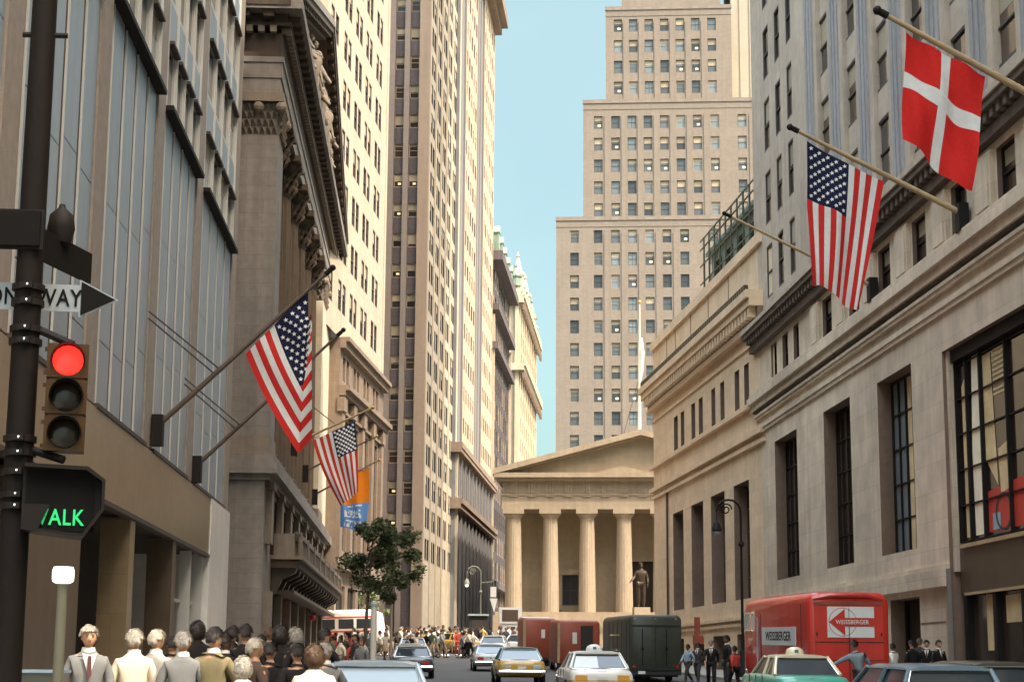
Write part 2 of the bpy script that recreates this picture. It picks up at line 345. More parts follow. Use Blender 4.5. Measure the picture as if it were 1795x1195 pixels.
def windows(parent, fr, ops, n, styles, name='window', most=100, rnd=None):
    rnd = rnd or random.Random(len(ops)); O, U, N = fr
    left = (U.x*-N.y - U.y*-N.x) < 0            # mirror frames need x along -U
    ax = -U if left else U
    rot = Matrix(((ax.x, -N.x, 0), (ax.y, -N.y, 0), (0, 0, 1))).to_euler()
    def size(o): P = O+U*((o[0]+o[1])/2); return -(o[1]-o[0])*(o[3]-o[2])/max(P.length, 1)**2
    ops = sorted(ops, key=size); pl = parent_loc(parent)
    for o in ops[:most]:
        st = rnd.choice(styles); w = round(o[1]-o[0], 3); h = round(o[3]-o[2], 3); key = (w, h, st)
        if key not in WIN:
            mb = MB(((0, 0), (1, 0), (0, -1))); win_mb(mb, 0, w, 0, h, 0, st); WIN[key] = mb.mesh('window')
        P = O+U*(o[1] if left else o[0])+N*n
        link(name, WIN[key], parent, Vector((P.x, P.y, o[2]))-pl, rot)
    if ops[most:]:
        mb = MB(fr)
        for o in ops[most:]: win_mb(mb, *o[:4], n, rnd.choice(styles))
        b = mb.build('small_windows', parent); b['kind'] = 'stuff'
def text_mesh(s, size, matname, ext=.004, align='CENTER', sx=1):
    c = bpy.data.curves.new('lettering', 'FONT'); c.body = s; c.size = size; c.extrude = ext; c.align_x = align; c.align_y = 'CENTER'; c.resolution_u = 3; c.space_character = 1.08; c.offset = size*.012
    o = bpy.data.objects.new('lettering', c); COL.objects.link(o)
    me = bpy.data.meshes.new_from_object(o.evaluated_get(bpy.context.evaluated_depsgraph_get()))
    bpy.data.objects.remove(o); me.materials.clear(); me.materials.append(M(matname))
    me.transform(Matrix.Rotation(math.pi/2, 4, 'X') @ Matrix.Scale(sx, 4, (1, 0, 0)))
    return me
# ------------------------------------------------------------------ ground
def strip(name, m, x0, x1, ys, dz, x0f=None, x1f=None):
    mb = MB().use(m)
    for a, b in zip(ys, ys[1:]): mb.quad((x0, a, gz(a)+dz), (x1, a, gz(a)+dz), (x1, b, gz(b)+dz), (x0, b, gz(b)+dz))
    return struct(mb.build(name))
YS = [-200, -60, -20, 0, 30, 60, 98, 110, 120, 130, 138, 150, 160, 200, 300, 400]
gr = MB().use('ground')
for a, b in zip(YS+[4000], (YS+[4000])[1:]): gr.quad((-2500, a, gz(a)-.06), (2500, a, gz(a)-.06), (2500, b, gz(b)-.06), (-2500, b, gz(b)-.06))
gr.quad((-2500, -2500, -3.06), (2500, -2500, -3.06), (2500, -200, -3.06), (-2500, -200, -3.06))
struct(gr.build('ground'))
strip('road', 'asphalt', -60, 60, YS, -.0)
def walk(name, x0, x1, ys, kx):
    mb = MB().use('sidewalk')
    for a, b in zip(ys, ys[1:]):
        mb.quad((x0, a, gz(a)+.13), (x1, a, gz(a)+.13), (x1, b, gz(b)+.13), (x0, b, gz(b)+.13))
        mb.use('kerb'); k = .14*kx; e = x1 if kx > 0 else x0
        vs = [(e, a, gz(a)-.02), (e+k, a, gz(a)-.02), (e+k, a, gz(a)+.136), (e, a, gz(a)+.136)]
        vs += [(p[0], b, p[2]-gz(a)+gz(b)) for p in vs]
        mb.add(vs, [(0, 1, 5, 4), (1, 2, 6, 5), (2, 3, 7, 6), (0, 3, 2, 1), (4, 5, 6, 7)]); mb.use('sidewalk')
    return struct(mb.build(name))
walk('sidewalk_west', -12, -2.3, [-20, 0, 30, 60, 98, 110, 120, 130, 138, 142], 1)
walk('sidewalk_east', 14.0, 22, [14, 30, 60, 98, 110, 118], -1)
walk('sidewalk_north', 7.6, 60, [158, 165, 200, 240], -1)
cw = MB().use('road_paint')
for i in range(14):
    x = -1.7+i*1.05; cw.quad((x, 121.5, gz(121.5)+.006), (x+.5, 121.5, gz(121.5)+.006), (x+.5, 125, gz(125)+.006), (x, 125, gz(125)+.006))
struct(cw.build('crosswalk'))

D74 = frame((0, 0), 740)[1]
# ------------------------------------------------------------------ left: grey panelled office
def grey_office():
    A = Vector((-7.36, 71))-D74*71; fr = frame(A, U=D74)
    t = thing('office_building', 'modern office block of grey-blue ribbed panels over a tan stone base and dark colonnade', 'building', (A.x, A.y, 0))
    P = lambda: MB(fr)
    bays = [(15.4, 23.1), (24.45, 32.15), (33.5, 41.2), (42.6, 50.25), (51.65, 59.3), (60.95, 70.6)]
    wall = P().use('gap_brown'); wall.box(6, 72.3, -22, -.1, 7.95, 18.3); wall.box(6, 72.3, -22, -.28, 18.3, 46)
    wall.use('interior_dark').box(6, 66, -22, -3.2, -1, 5.8); wall.box(6, 66, -22, -.02, 5.8, 7.9)
    wall.build('wall', t)
    p = P().use('pilaster_tan')
    edges = [6]+[x for b in bays for x in b]+[72.3]
    for i in range(0, len(edges), 2):
        pl = P().use('pilaster_tan'); pl.box(edges[i], edges[i+1], -.27, .06, 7.95, 46); pl.build('pilaster', t)
    ops = []
    for (a, b) in bays:
        sl = P(); wz = 18.3; w = (b-a-.5)/4; 
        for k in range(4):
            u0 = a+.1+k*(w+.1)+.36; u1 = u0+w-.27
            pan = P().use('panel_blue'); off = random.Random(int(a*10+k)).uniform(9.3, 11.2)
            zs = [7.98, off, off+3.5, wz]
            for z0, z1 in zip(zs, zs[1:]): pan.box(u0, u1, -.26, 0, z0+.015, z1-.015)
            fl = wz+.1
            while fl < 45:
                pan.box(u0, u1, -.26, -.0, fl+2.2, fl+3.5); ops.append((u0, u1, fl, fl+2.2)); fl += 3.5
            pan.use('gap_brown').box(u0-.37, u0-.06, -.26, -.03, 7.98, 46); pan.use('fin_metal').box(u0-.058, u0-.002, -.26, .02, 7.98, 46)
            pan.build('panel', t)
            fn = P().use('fin_metal'); fn.box(u1+.001, u1+.05, -.26, .08, wz, 46); fn.build('fin', t)
            hd = P().use('gap_brown'); fl = wz+2.2
            while fl < 45: hd.box(u0, u1, -.02, .16, fl-.04, fl+.06); fl += 3.5
            hd.build('hood', t)
        ldg = P().use('iron_black_plain').box(a, b, -.2, .3, wz-.08, wz+.06); ldg.build('ledge', t)
        sill = P().use('gap_brown').box(a, b, -.2, .16, 7.86, 7.97); sill.build('sill', t)
    windows(t, fr, ops, -.05, [('fin_metal', 'glass_dark', 0, ''), ('fin_metal', 'glass_dark', 0, ''), ('fin_metal', 'glass_sky', .3, '')])
    b = P().use('polished_tan'); b.box(6, 66, -.0, .12, 5.8, 7.86); b.use('gap_brown').box(6, 66, -.1, .16, 5.68, 5.8); b.build('stone_band', t)
    for u0, u1 in ((7, 16), (24, 25), (32, 33), (35.5, 41.8), (48.7, 49.5), (57, 57.8)):
        c = P().use('polished_tan' if u0 == 48.7 else 'bronze_shade_brown'); c.box(u0, u1, -.75, .06, -1, 5.68); c.build('column', t)  # brown columns: shade at the lower left put into their colour
    c = P().use('pale_marble'); c.box(66, 72.3, -3, .16, 0, 7.86); c.build('end_pier', t)
    c = P().use('fin_metal'); c.box(65.2, 65.3, -.4, 0, 1, 5.68); c.box(62, 62.1, -.4, 0, 1, 5.68); c.box(60, 65.3, -.4, -.3, 3.9, 4.0); c.build('shopfront_frame', t)
    c = P().use('pilaster_tan'); c.box(20, 72.3, -22, -3.25, 46.02, 47); c.build('roof', t)
    return fr
LF = grey_office()

# ------------------------------------------------------------------ left: stock exchange
def column(t, fr, u, n, z0, z1, r, stone, corinth=True, name='column'):
    O, U, N = fr; P = O+U*u+N*n
    m = MB().use(stone); h = z1-z0
    m.lathe([(r*1.3, 0), (r*1.3, .25), (r*1.18, .3), (r*1.2, .5), (r, .6)], (P.x, P.y, z0), 24)
    m.lathe([(r, .6), (r*.99, h*.3), (r*.86, h-1.9)], (P.x, P.y, z0), 40, flute=.09)
    c = m.build(name, t, 30)
    k = MB().use(stone); zc = z1-1.9
    k.lathe([(r*.86, 0), (r*.92, .08), (r*.86, .12), (r*.9, .6), (r*1.05, 1.2), (r*1.35, 1.55), (r*1.1, 1.6)], (P.x, P.y, zc), 20)
    rnd = random.Random(int(u*9))
    for row, (zz, rr, nn) in enumerate(((.1, .92, 14), (.48, .95, 14), (.86, 1.02, 14), (1.2, 1.2, 10))):
        for i in range(nn):
            a = 2*math.pi*(i+row*.5)/nn; ca, sa = math.cos(a), math.sin(a); w = r*.17
            x, y = P.x+ca*r*rr, P.y+sa*r*rr; ox, oy = ca*r*.2, sa*r*.2; tx, ty = -sa*w, ca*w
            k.add([(x-tx, y-ty, zc+zz), (x+tx, y+ty, zc+zz), (x+tx+ox*.4, y+ty+oy*.4, zc+zz+.42), (x-tx+ox*.4, y-ty+oy*.4, zc+zz+.42), (x+ox*1.3, y+oy*1.3, zc+zz+.5), (x+ox*1.5, y+oy*1.5, zc+zz+.3)], [(0, 1, 2, 3), (3, 2, 4), (2, 4, 5), (3, 4, 5), (1, 2, 5), (0, 3, 5)])
    k.box(P.x-r*1.4, P.x+r*1.4, P.y-r*1.4, P.y+r*1.4, z1-.3, z1); k.build('capital', c)
    return c
def exchange():
    O = Vector((-5.94, 75)); fr = frame(O, U=D74)
    t = thing('stock_exchange', 'classical stone exchange with tall fluted columns, carved capitals and a deep sculpted pediment', 'building', (O.x, O.y, 0))
    P = lambda m: MB(fr).use(m); S = 'exchange_stone'
    cs = [5.4, 10.8, 16.2, 21.6, 27.0, 32.4]
    # podium
    ups = [(3.6+5.5*i, 6.5+5.5*i, 6.6, 9.1) for i in range(7)]; lows = [(3.4+5.5*i, 6.7+5.5*i, 1.2, 5.0) for i in range(7)]
    w = P(S); w.facade(0, 44, -1, 9.5, ups+lows, .9, -.12, 'exchange_shade')
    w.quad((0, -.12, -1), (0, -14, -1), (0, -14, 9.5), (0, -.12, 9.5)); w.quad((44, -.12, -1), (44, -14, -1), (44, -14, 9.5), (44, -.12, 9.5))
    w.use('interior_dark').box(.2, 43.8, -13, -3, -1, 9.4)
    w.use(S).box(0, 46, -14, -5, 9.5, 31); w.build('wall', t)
    windows(t, fr, ups, -.95, [('frame_dark', 'glass_brown', 0, 'g'), ('frame_dark', 'glass_dark', 0, 'g')])
    for (a, b, c, d) in lows:
        dr = P('bronze').box(a, a+.25, -.95, -.8, c, d); dr.box(b-.25, b, -.95, -.8, c, d); dr.box(a, b, -.95, -.8, d-.9, d-.7); dr.use('glass_dark').quad((a, -.9, c), (b, -.9, c), (b, -.9, d), (a, -.9, d)); dr.build('door', t)
    for i in range(8):
        u = 1.6+5.5*i; k = P('exchange_pale'); k.box(u-.55, u+.55, -.12, .14, 6.9, 9.2); k.box(u-.7, u+.7, -.12, .22, 9.2, 9.5); k.box(u-.5, u+.5, -.12, .2, -1, 4.9); k.build('pilaster', t)
    l = P(S); l.box(-.15, 46, -14, .12, 9.5, 9.75); l.box(-.4, 46.1, -14, .42, 9.75, 10.25); l.box(-.25, 46, -14, .25, 10.25, 10.6); l.use('exchange_shade').box(0, 44, -.1, .06, 9.3, 9.5); l.build('ledge', t)
    # balcony
    b = P('exchange_shade'); b.box(4.2, 43.5, -.12, 1.15, 6.05, 6.42); b.use('exchange_pale'); b.box(4.1, 43.6, -.12, 1.3, 6.42, 6.6); b.build('balcony', t)
    rl = P('exchange_pale'); rl.box(4.2, 43.5, .95, 1.2, 7.35, 7.55); rl.box(4.2, 4.45, .0, 1.0, 7.35, 7.55); rl.box(4.2, 43.5, .98, 1.18, 6.6, 6.72)
    u = 4.3
    while u < 43.4: rl.box(u, u+.16, 1.0, 1.16, 6.72, 7.35); u += .42
    for i in range(9): rl.box(4.2+4.86*i, 4.75+4.86*i, .9, 1.24, 6.6, 7.62)
    rl.box(4.2, 4.4, .0, 1.1, 6.6, 7.35)
    rl.build('balustrade', t)
    for i in range(16):
        u = 4.6+2.55*i; k = P('bronze'); k.prism([(-.1, 6.05), (1.0, 6.05), (.95, 5.85), (.35, 5.55), (.1, 4.95), (-.1, 4.9)], 0, u, u+.5); k.build('bracket', t)  # dark bronze tone carries the shade under the balcony
    cap = P('bronze'); cap.box(5, 42, -.1, .9, 4.95, 5.1); cap.build('canopy', t)
    # end piers
    for a, b_, nm in ((0, 2.7, 'pier'), (35.6, 39.6, 'pier')):
        m = P(S if a < 1 else 'exchange_sunlit'); m.box(a, b_, -5, 0, 10.6, 24.6); m.use('exchange_pale').box(a-.05, b_+.05, -5, .06, 10.6, 11.4); q = m.build(nm, t)
        c = P('exchange_pale'); rnd = random.Random(3)
        c.box(a+.1, b_-.1, -4.9, -.1, 24.6, 26.1)
        for row in range(4):
            for i in range(10):
                uu = a+.05+(b_-a-.2)*(i+.5*(row % 2))/10; c.add([(uu, 0, 24.65+row*.36), (uu+.24, 0, 24.65+row*.36), (uu+.24, .1, 24.93+row*.36), (uu, .1, 24.93+row*.36), (uu+.12, .2, 24.9+row*.36)], [(0, 1, 2, 3), (3, 2, 4), (1, 2, 4), (0, 3, 4)])
            for i in range(16):
                nn = -.05-i*.27-.13*(row % 2); c.add([(a+.1, nn, 24.65+row*.36), (a+.1, nn-.23, 24.65+row*.36), (a-.02, nn-.23, 24.93+row*.36), (a-.02, nn, 24.93+row*.36), (a-.14, nn-.11, 24.9+row*.36)], [(0, 1, 2, 3), (3, 2, 4), (1, 2, 4), (0, 3, 4)])
        for nn in (.08, -.9, -2.2, -3.4): c.ball((a-.05, nn, 25.85), .26, 8, 6); c.ball((b_, nn, 25.85), .26, 8, 6)
        c.box(a-.2, b_+.2, -5, .2, 26.1, 26.5); c.build('capital', q)
    m = P('exchange_sunlit'); m.box(39.6, 46, -5, -.05, 10.6, 30); m.build('end_wall', t)
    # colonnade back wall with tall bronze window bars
    m = P('exchange_shade'); m.box(2.7, 35.6, -5, -4.2, 10.6, 26.5); m.box(2.7, 35.6, -4.2, 0, 10.55, 10.62); m.build('back_wall', t)
    g = P('bronze'); u = 3.1
    while u < 35.4: g.box(u, u+.14, -4.2, -4.02, 11, 25.6); u += .62
    for z in (13, 15.6, 18.2, 20.8, 23.4): g.box(2.8, 35.5, -4.2, -4.06, z, z+.16)
    g.use('glass_brown').quad((2.8, -4.17, 11), (35.5, -4.17, 11), (35.5, -4.17, 25.8), (2.8, -4.17, 25.8)); g.build('window_wall', t)
    for u in cs: column(t, fr, u, -1.05, 10.6, 26.5, .95, 'exchange_column')
    # entablature
    e = P(S); e.box(-.05, 46, -5, .02, 26.5, 27.2); e.box(-.1, 46.05, -5, .08, 27.2, 27.9); e.box(-.15, 46.1, -5, .14, 27.9, 28.15); e.use('exchange_shade').box(-.08, 46, -5, .05, 28.15, 29.2); e.build('entablature', t)
    d = P('exchange_pale'); u = 0
    while u < 46: d.box(u, u+.28, .0, .42, 29.22, 29.5); u += .52
    n = -.2
    while n > -5: d.box(-.42, 0, n-.28, n, 29.22, 29.5); n -= .52
    d.use('exchange_shade'); d.box(-.1, 46, -5, .2, 29.2, 29.24); d.box(-.4, 46.3, -5, .45, 29.5, 29.65); d.build('dentils', t)
    c = P('exchange_shade'); c.box(-.25, 46.2, -5, .3, 29.65, 30.1); u = .1
    while u < 46: c.box(u, u+.46, .25, .8, 29.8, 30.1); u += 1.05
    n = -.3
    while n > -5: c.box(-.8, -.2, n-.46, n, 29.8, 30.1); n -= 1.05
    c.use('exchange_stone').box(-.95, 47, -5, .95, 30.1, 30.6); c.build('cornice', t)
    # pediment
    ap, hz, zb = 23.5, 38.0, 30.6
    m = P('exchange_shade'); m.prism([(-.6, zb), (46.4, zb), (ap, hz-.6)], 1, -3, -.25); m.build('tympanum', t)
    for s in (-1, 1):
        e0 = -1.0 if s < 0 else 47.0
        r = P('exchange_shade')
        def sl(off0, off1, n0, n1, a=0, b=1):
            x0 = e0+(ap-e0)*a; x1 = e0+(ap-e0)*b; q0 = zb+.1+(hz-zb-.1)*a; q1 = zb+.1+(hz-zb-.1)*b
            r.prism([(x0, q0+off0), (x1, q1+off0), (x1, q1+off1), (x0, q0+off1)], 1, n0, n1)
        sl(.0, .35, -3, .92); r.use('exchange_stone'); sl(.35, .75, -3, 1.0); r.use('exchange_shade'); sl(-.45, .0, -3, .45)
        for i in range(22): sl(-.3, .0, .45, .82, .04+i*.0437, .04+i*.0437+.02)
        r.build('raking_cornice', t)
    m = P(S); m.prism([(-1, zb+.2), (46.4, zb+.2), (ap, hz+.3)], 1, -14, -3.05); m.build('roof', t)
    return t, fr
EX, EF = exchange()

# ------------------------------------------------------------------ left: cream office annex beyond
def annex():
    O = Vector((-5.35, 117)); fr = frame(O, 1130); t = thing('office_tower', 'sunlit cream office tower with paired windows in rows beyond the exchange', 'building', (O.x, O.y, 0))
    P = lambda m: MB(fr).use(m)
    ops = []; z = 25.85
    for k in range(11):
        for c in (-1.4, 3.9, 8.7, 13.5, 18.6):
            ops += [(c-1.5, c-.22, z, z+2.15), (c+.22, c+1.5, z, z+2.15)]
        z += 3.59
    mid = []
    for c in (5.7, 10.3, 14.9, 19.5): mid += [(c-1.3, c-.25, 21.2, 22.9), (c+.25, c+1.3, 21.2, 22.9)]
    w = P('cream_brick'); w.facade(-4, 23.7, 24, 66, ops, .1, 0, 'brown_stone')
    w.quad((-4, 0, 24), (-4, -30, 24), (-4, -30, 66), (-4, 0, 66)); w.quad((23.7, 0, 24), (23.7, -30, 24), (23.7, -30, 66), (23.7, 0, 66)); w.quad((3.2, 0, 66), (23.7, 0, 66), (23.7, -30, 66), (3.2, -30, 66)); w.build('wall', t)
    windows(t, fr, ops, -.07, [('frame_dark', 'glass_dark', 0, 's'), ('frame_dark', 'glass_dark', .4, 's'), ('frame_dark', 'glass_dark', .25, 's')])
    low = []
    for c in (5.7, 10.3, 14.9, 19.5): low += [(c-1.6, c+1.6, 9.6, 18.6)]
    shop = [(c-1.7, c+1.7, 3.0, 7.2) for c in (5.7, 10.3, 14.9, 19.5)]
    b = P('brown_stone'); b.facade(3.2, 23.7, 0, 24, mid+low+shop, .25, .1, 'brown_stone'); b.quad((23.7, .1, 0), (23.7, -30, 0), (23.7, -30, 24), (23.7, .1, 24)); b.quad((3.2, .1, 0), (3.2, -30, 0), (3.2, -30, 24), (3.2, .1, 24)); b.build('lower_wall', t)
    windows(t, fr, mid, -.12, [('frame_dark', 'glass_dark', 0, 's')]); windows(t, fr, low, -.12, [('frame_dark', 'glass_brown', 0, 'g')]); windows(t, fr, shop, -.12, [('frame_dark', 'glass_dark', 0, 'v')])
    for z0, z1, n in ((23.3, 23.75, .5), (23.75, 24.05, .75), (20.0, 20.35, .55), (20.35, 20.7, .85), (8.2, 8.6, .7), (18.9, 19.1, .3)):
        c = P('brown_stone').box(3.2, 23.9, -.1, n, z0, z1); c.build('cornice', t)
    for c in (3.75, 8.0, 12.6, 17.2, 22.0):
        k = P('brown_stone'); k.box(c-.5, c+.5, 0, .38, 9, 19.9); k.box(c-.65, c+.65, 0, .5, 18.9, 19.9); k.build('pilaster', t)
    k = P('cream_brick'); k.box(22.9, 23.72, -.1, .06, 24.06, 66); k.build('quoin', t)
    return fr
AF = annex()

# ------------------------------------------------------------------ across the crossing: tall trust tower, south and east faces
def trust_tower():
    C0 = Vector((1.36, 155)); fe = frame(C0, 1125); fs = frame(C0, U=(fe[2].x, fe[2].y))
    t = thing('office_tower', 'tall shaded tower with purple-grey spandrels and a broad tan corner pier', 'building', (C0.x, C0.y, 0))
    P = MB(fs)
    pit = 2.79; z0 = 24.95-pit*5; ops = []; cols = []
    for i in range(7):
        x = -3.22-2.76*(i-0)*1.0
        cols += [(x, x+.83), (x+1.35, x+2.18)]
    cols = [c for c in cols if c[0] > -20]
    zz = z0
    while zz < 84:
        for a, b in cols: ops.append((a, b, zz, zz+1.3))
        zz += pit
    P.use('dark_spandrel').facade(-20, -.96, 0, 88, ops, .15, -.25, 'dark_spandrel')
    P.quad((-20, -.25, 0), (-20, -30, 0), (-20, -30, 88), (-20, -.25, 88)); P.build('spandrel_wall', t)
    windows(t, fs, ops, -.36, [('frame_tan', 'glass_dark', .55, 's'), ('frame_tan', 'glass_dark', .45, 's'), ('frame_tan', 'glass_dark', .7, ''), ('frame_tan', 'glass_brown', .15, 's'), ('frame_tan', 'glass_dark', .5, 'l')])
    for i in range(7):
        x = -3.22-2.76*i
        m = MB(fs).use('mullion_stone'); m.box(x+.85, x+1.33, -.3, .12, 0, 88); m.build('mullion_pier', t)
        m = MB(fs).use('mullion_stone'); m.box(x-.56, x-.02, -.3, .2, 0, 88); m.build('mullion_pier', t)
    m = MB(fs).use('tan_pier'); m.box(-.98, 0, -1, .26, 0, 88); m.build('corner_pier', t)
    ops = []; zz = z0
    while zz < 84:
        for c in (3.0, 7.6, 12.3, 16.9, 21.6): ops += [(c-1.65, c-.18, zz, zz+1.95), (c+.18, c+1.65, zz, zz+1.95)]
        zz += pit
    e = MB(fe).use('sunlit_stone'); e.facade(0, 25.2, 0, 88, ops, .07, -.05, 'dark_spandrel'); e.quad((25.2, 0, 0), (25.2, -20, 0), (25.2, -20, 88), (25.2, 0, 88)); e.quad((0, -.05, 88), (25.2, -.05, 88), (25.2, -25, 88), (0, -25, 88)); e.build('wall', t)
    windows(t, fe, ops, -.1, [('frame_dark', 'glass_dark', 0, ''), ('frame_dark', 'glass_dark', 0, ''), ('frame_dark', 'glass_dark', .35, '')], name='side_window')
    for c in (.45, 5.3, 9.95, 14.6, 19.25, 24.2):
        m = MB(fe).use('sunlit_stone'); m.box(c-.42, c+.42, -.1, .05, 0, 88); m.build('pier', t)
trust_tower()

def ribbed_tower():
    O = Vector((4.69, 178)); fr = frame(O, 1125); t = thing('office_tower', 'pale skyscraper with shade-grey vertical light slots, cornices at its base and at its top', 'building', (O.x, O.y, 0))
    P = lambda m: MB(fr).use(m)
    body = P('slot_shade'); body.box(.02, 42.6, -22, -.2, 0, 86); body.build('wall', t)
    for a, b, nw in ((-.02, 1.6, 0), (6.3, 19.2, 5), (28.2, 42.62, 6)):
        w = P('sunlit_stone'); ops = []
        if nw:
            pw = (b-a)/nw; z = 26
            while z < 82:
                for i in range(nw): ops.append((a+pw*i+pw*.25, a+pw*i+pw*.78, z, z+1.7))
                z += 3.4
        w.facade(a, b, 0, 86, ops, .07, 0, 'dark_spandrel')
        w.use('slot_shade').quad((a, 0, 0), (a, -1.2, 0), (a, -1.2, 86), (a, 0, 86)); w.quad((b, 0, 0), (b, -1.2, 0), (b, -1.2, 86), (b, 0, 86)); w.build('bay_wall', t)
        if ops: windows(t, fr, ops, -.05, [('frame_dark', 'glass_dark', 0, ''), ('frame_tan', 'glass_dark', .3, '')], most=50)
        for i in range(nw+1 if nw else 0):
            u = min(max(a+.3, a+(b-a)*i/nw), b-.3); m = P('sunlit_stone'); m.box(u-.28, u+.28, 0, .05, 24.5, 84); m.build('rib', t)
    for u in (3.2, 22, 25.2):
        m = P('slot_shade'); m.box(u-.3, u+.3, -.25, -.1, 24, 86); m.build('rib', t)
    b = P('slot_shade'); b.box(-.1, 42.7, -1.3, .05, 0, 23.2); b.build('base_wall', t)
    for i in range(11):
        m = P('slot_shade' if i else 'sunlit_stone'); u = .5+4.1*i; m.box(u-.32, u+.32, 0, .3, 0, 17.4); m.box(u-.3, u+.3, 0, .25, 18.6, 23); m.use('interior_dark').box(u+.9, u+3.2, .04, .06, 3, 16.5); m.box(u+.9, u+3.2, .04, .06, 19, 22.6); m.build('pilaster', t)  # first pilaster in the lit tone, the rest in the shade tone
    for z0, z1, n in ((17.4, 17.9, .7), (17.9, 18.45, .9), (23.1, 23.5, .7), (23.5, 24.1, .8), (83.3, 84.2, .9), (84.2, 85.6, 1.7)):
        c = P('brown_stone').box(-.6, 43.4, -1.4, n, z0, z1); c.build('cornice', t)
ribbed_tower()

def mansard_block():
    O = Vector((10.3, 220.6)); fr = frame(O, 1125); t = thing('office_building', 'dark narrow block under a green copper mansard roof in the far street', 'building', (O.x, O.y, 0))
    P = lambda m: MB(fr).use(m); ops = []
    for k in range(14):
        for c in range(9): ops.append((1+c*3, 3+c*3, 6+3.4*k, 8.3+3.4*k))
    w = P('dark_facade'); w.facade(0, 29, 0, 54, ops, .07, 0, 'interior_dark'); w.quad((0, 0, 0), (0, -15, 0), (0, -15, 54), (0, 0, 54)); w.build('wall', t)
    windows(t, fr, ops, -.05, [('frame_dark', 'glass_dark', 0, 's'), ('frame_tan', 'glass_dark', .3, '')], most=60)
    for u in (.2, 28.6): m = P('cream_brick'); m.box(u-.2, u+.25, 0, .35, 12, 46); m.build('pilaster', t)
    for i in range(9): m = P('dark_spandrel'); m.box(3.3+3*i, 3.7+3*i, 0, .08, 5, 46); m.build('rib', t)
    for z0, z1, n in ((11.5, 12.3, .8), (41.5, 42.4, .8), (46.5, 47.3, .9), (53, 54.2, 1.3)): m = P('dark_spandrel').box(-.3, 29.3, -.5, n, z0, z1); m.build('cornice', t)
    r = P('copper_green'); r.prism([(1.0, 54.2), (-2.6, 60.2), (-9, 60.2), (-14, 54.2)], 0, 0, 29); q = r.build('mansard_roof', t)
    for u in (3, 9, 15, 21, 26): m = P('copper_green'); m.box(u-.8, u+.8, -2.5, .6, 54.3, 57.2); m.prism([(u-1, 57.2), (u+1, 57.2), (u, 58.2)], 1, -2.5, .7); m.build('dormer', q)
mansard_block()

def ornate_tower():
    O = Vector((16.7, 268)); fe = frame(O, 1125)
    t = thing('gothic_tower', 'ornate cream tower with ribs, two balconied bands and a pinnacled crown', 'building', (O.x, O.y, 0))
    w = MB(fe).use('terracotta_white'); w.box(0, 46, -9, 0, 0, 60); w.build('wall', t)
    for i in range(10): m = MB(fe).use('terracotta_white'); m.box(i*4.6+.2, i*4.6+1.2, 0, .2, 0, 59); m.build('rib', t)
    for i in range(5): m = MB(fe).use('terracotta_white'); m.box(-.5, 0, -8.6+i*2, -8+i*2, 0, 59); m.build('rib', t)
    ops = []
    for i in range(9):
        for k in range(12): ops.append((i*4.6+1.6, i*4.6+4.2, 18+3.3*k, 20+3.3*k))
    windows(t, fe, ops, .06, [('frame_tan', 'glass_dark', 0, 'v'), ('frame_tan', 'glass_brown', 0, 'v')], most=60)
    for z0, n in ((46.6, .7), (57.2, .6)):
        b = MB(fe).use('terracotta_white'); b.box(-1.2*n-.3, 46.5, -9, 1.2*n, z0, z0+.7); b.box(-1.4*n, 46.8, -9, 1.6*n, z0+.7, z0+1.1); u = -1
        while u < 46: b.box(u, u+.6, 1.2*n, 1.5*n, z0+1.1, z0+2.2); u += 1.3
        n2 = 0
        while n2 > -9: b.box(-1.4*n, -1.1*n, n2-.6, n2, z0+1.1, z0+2.2); n2 -= 1.3
        b.use('brown_stone'); u = -.5
        while u < 46: b.box(u, u+.5, .55, .55+.6*n, z0-1.1, z0); u += 1.6
        b.build('balcony', t)
    rnd = random.Random(5)
    for i in range(11):
        u = i*4.35+.4; c = MB(fe).use('terracotta_white' if i % 3 else 'copper_green'); h = rnd.uniform(2.0, 3.6)+(2.4 if i in (1, 5, 9) else 0)
        q = fe[0]+fe[1]*u+fe[2]*(-.6); c.fr = None
        c.lathe([(.9, 0), (.9, h*.45), (1.1, h*.48), (1.1, h*.56), (.7, h*.6), (.4, h*.85), (.14, h), (.3, h+.2), (.05, h+.9)], (q.x, q.y, 60), 8); c.build('pinnacle', t)
    for k in (-3, -6, -8.5):
        q = fe[0]+fe[1]*.6+fe[2]*k; c = MB().use('terracotta_white'); c.lathe([(.9, 0), (.9, 2), (1.1, 2.2), (.5, 3.4), (.1, 4.8)], (q.x, q.y, 60), 8); c.build('pinnacle', t)
    g = MB(fe).use('copper_green'); g.prism([(-2, 60), (-8, 60), (-5, 64.5)], 0, 6, 42); g.build('roof', t)
ornate_tower()

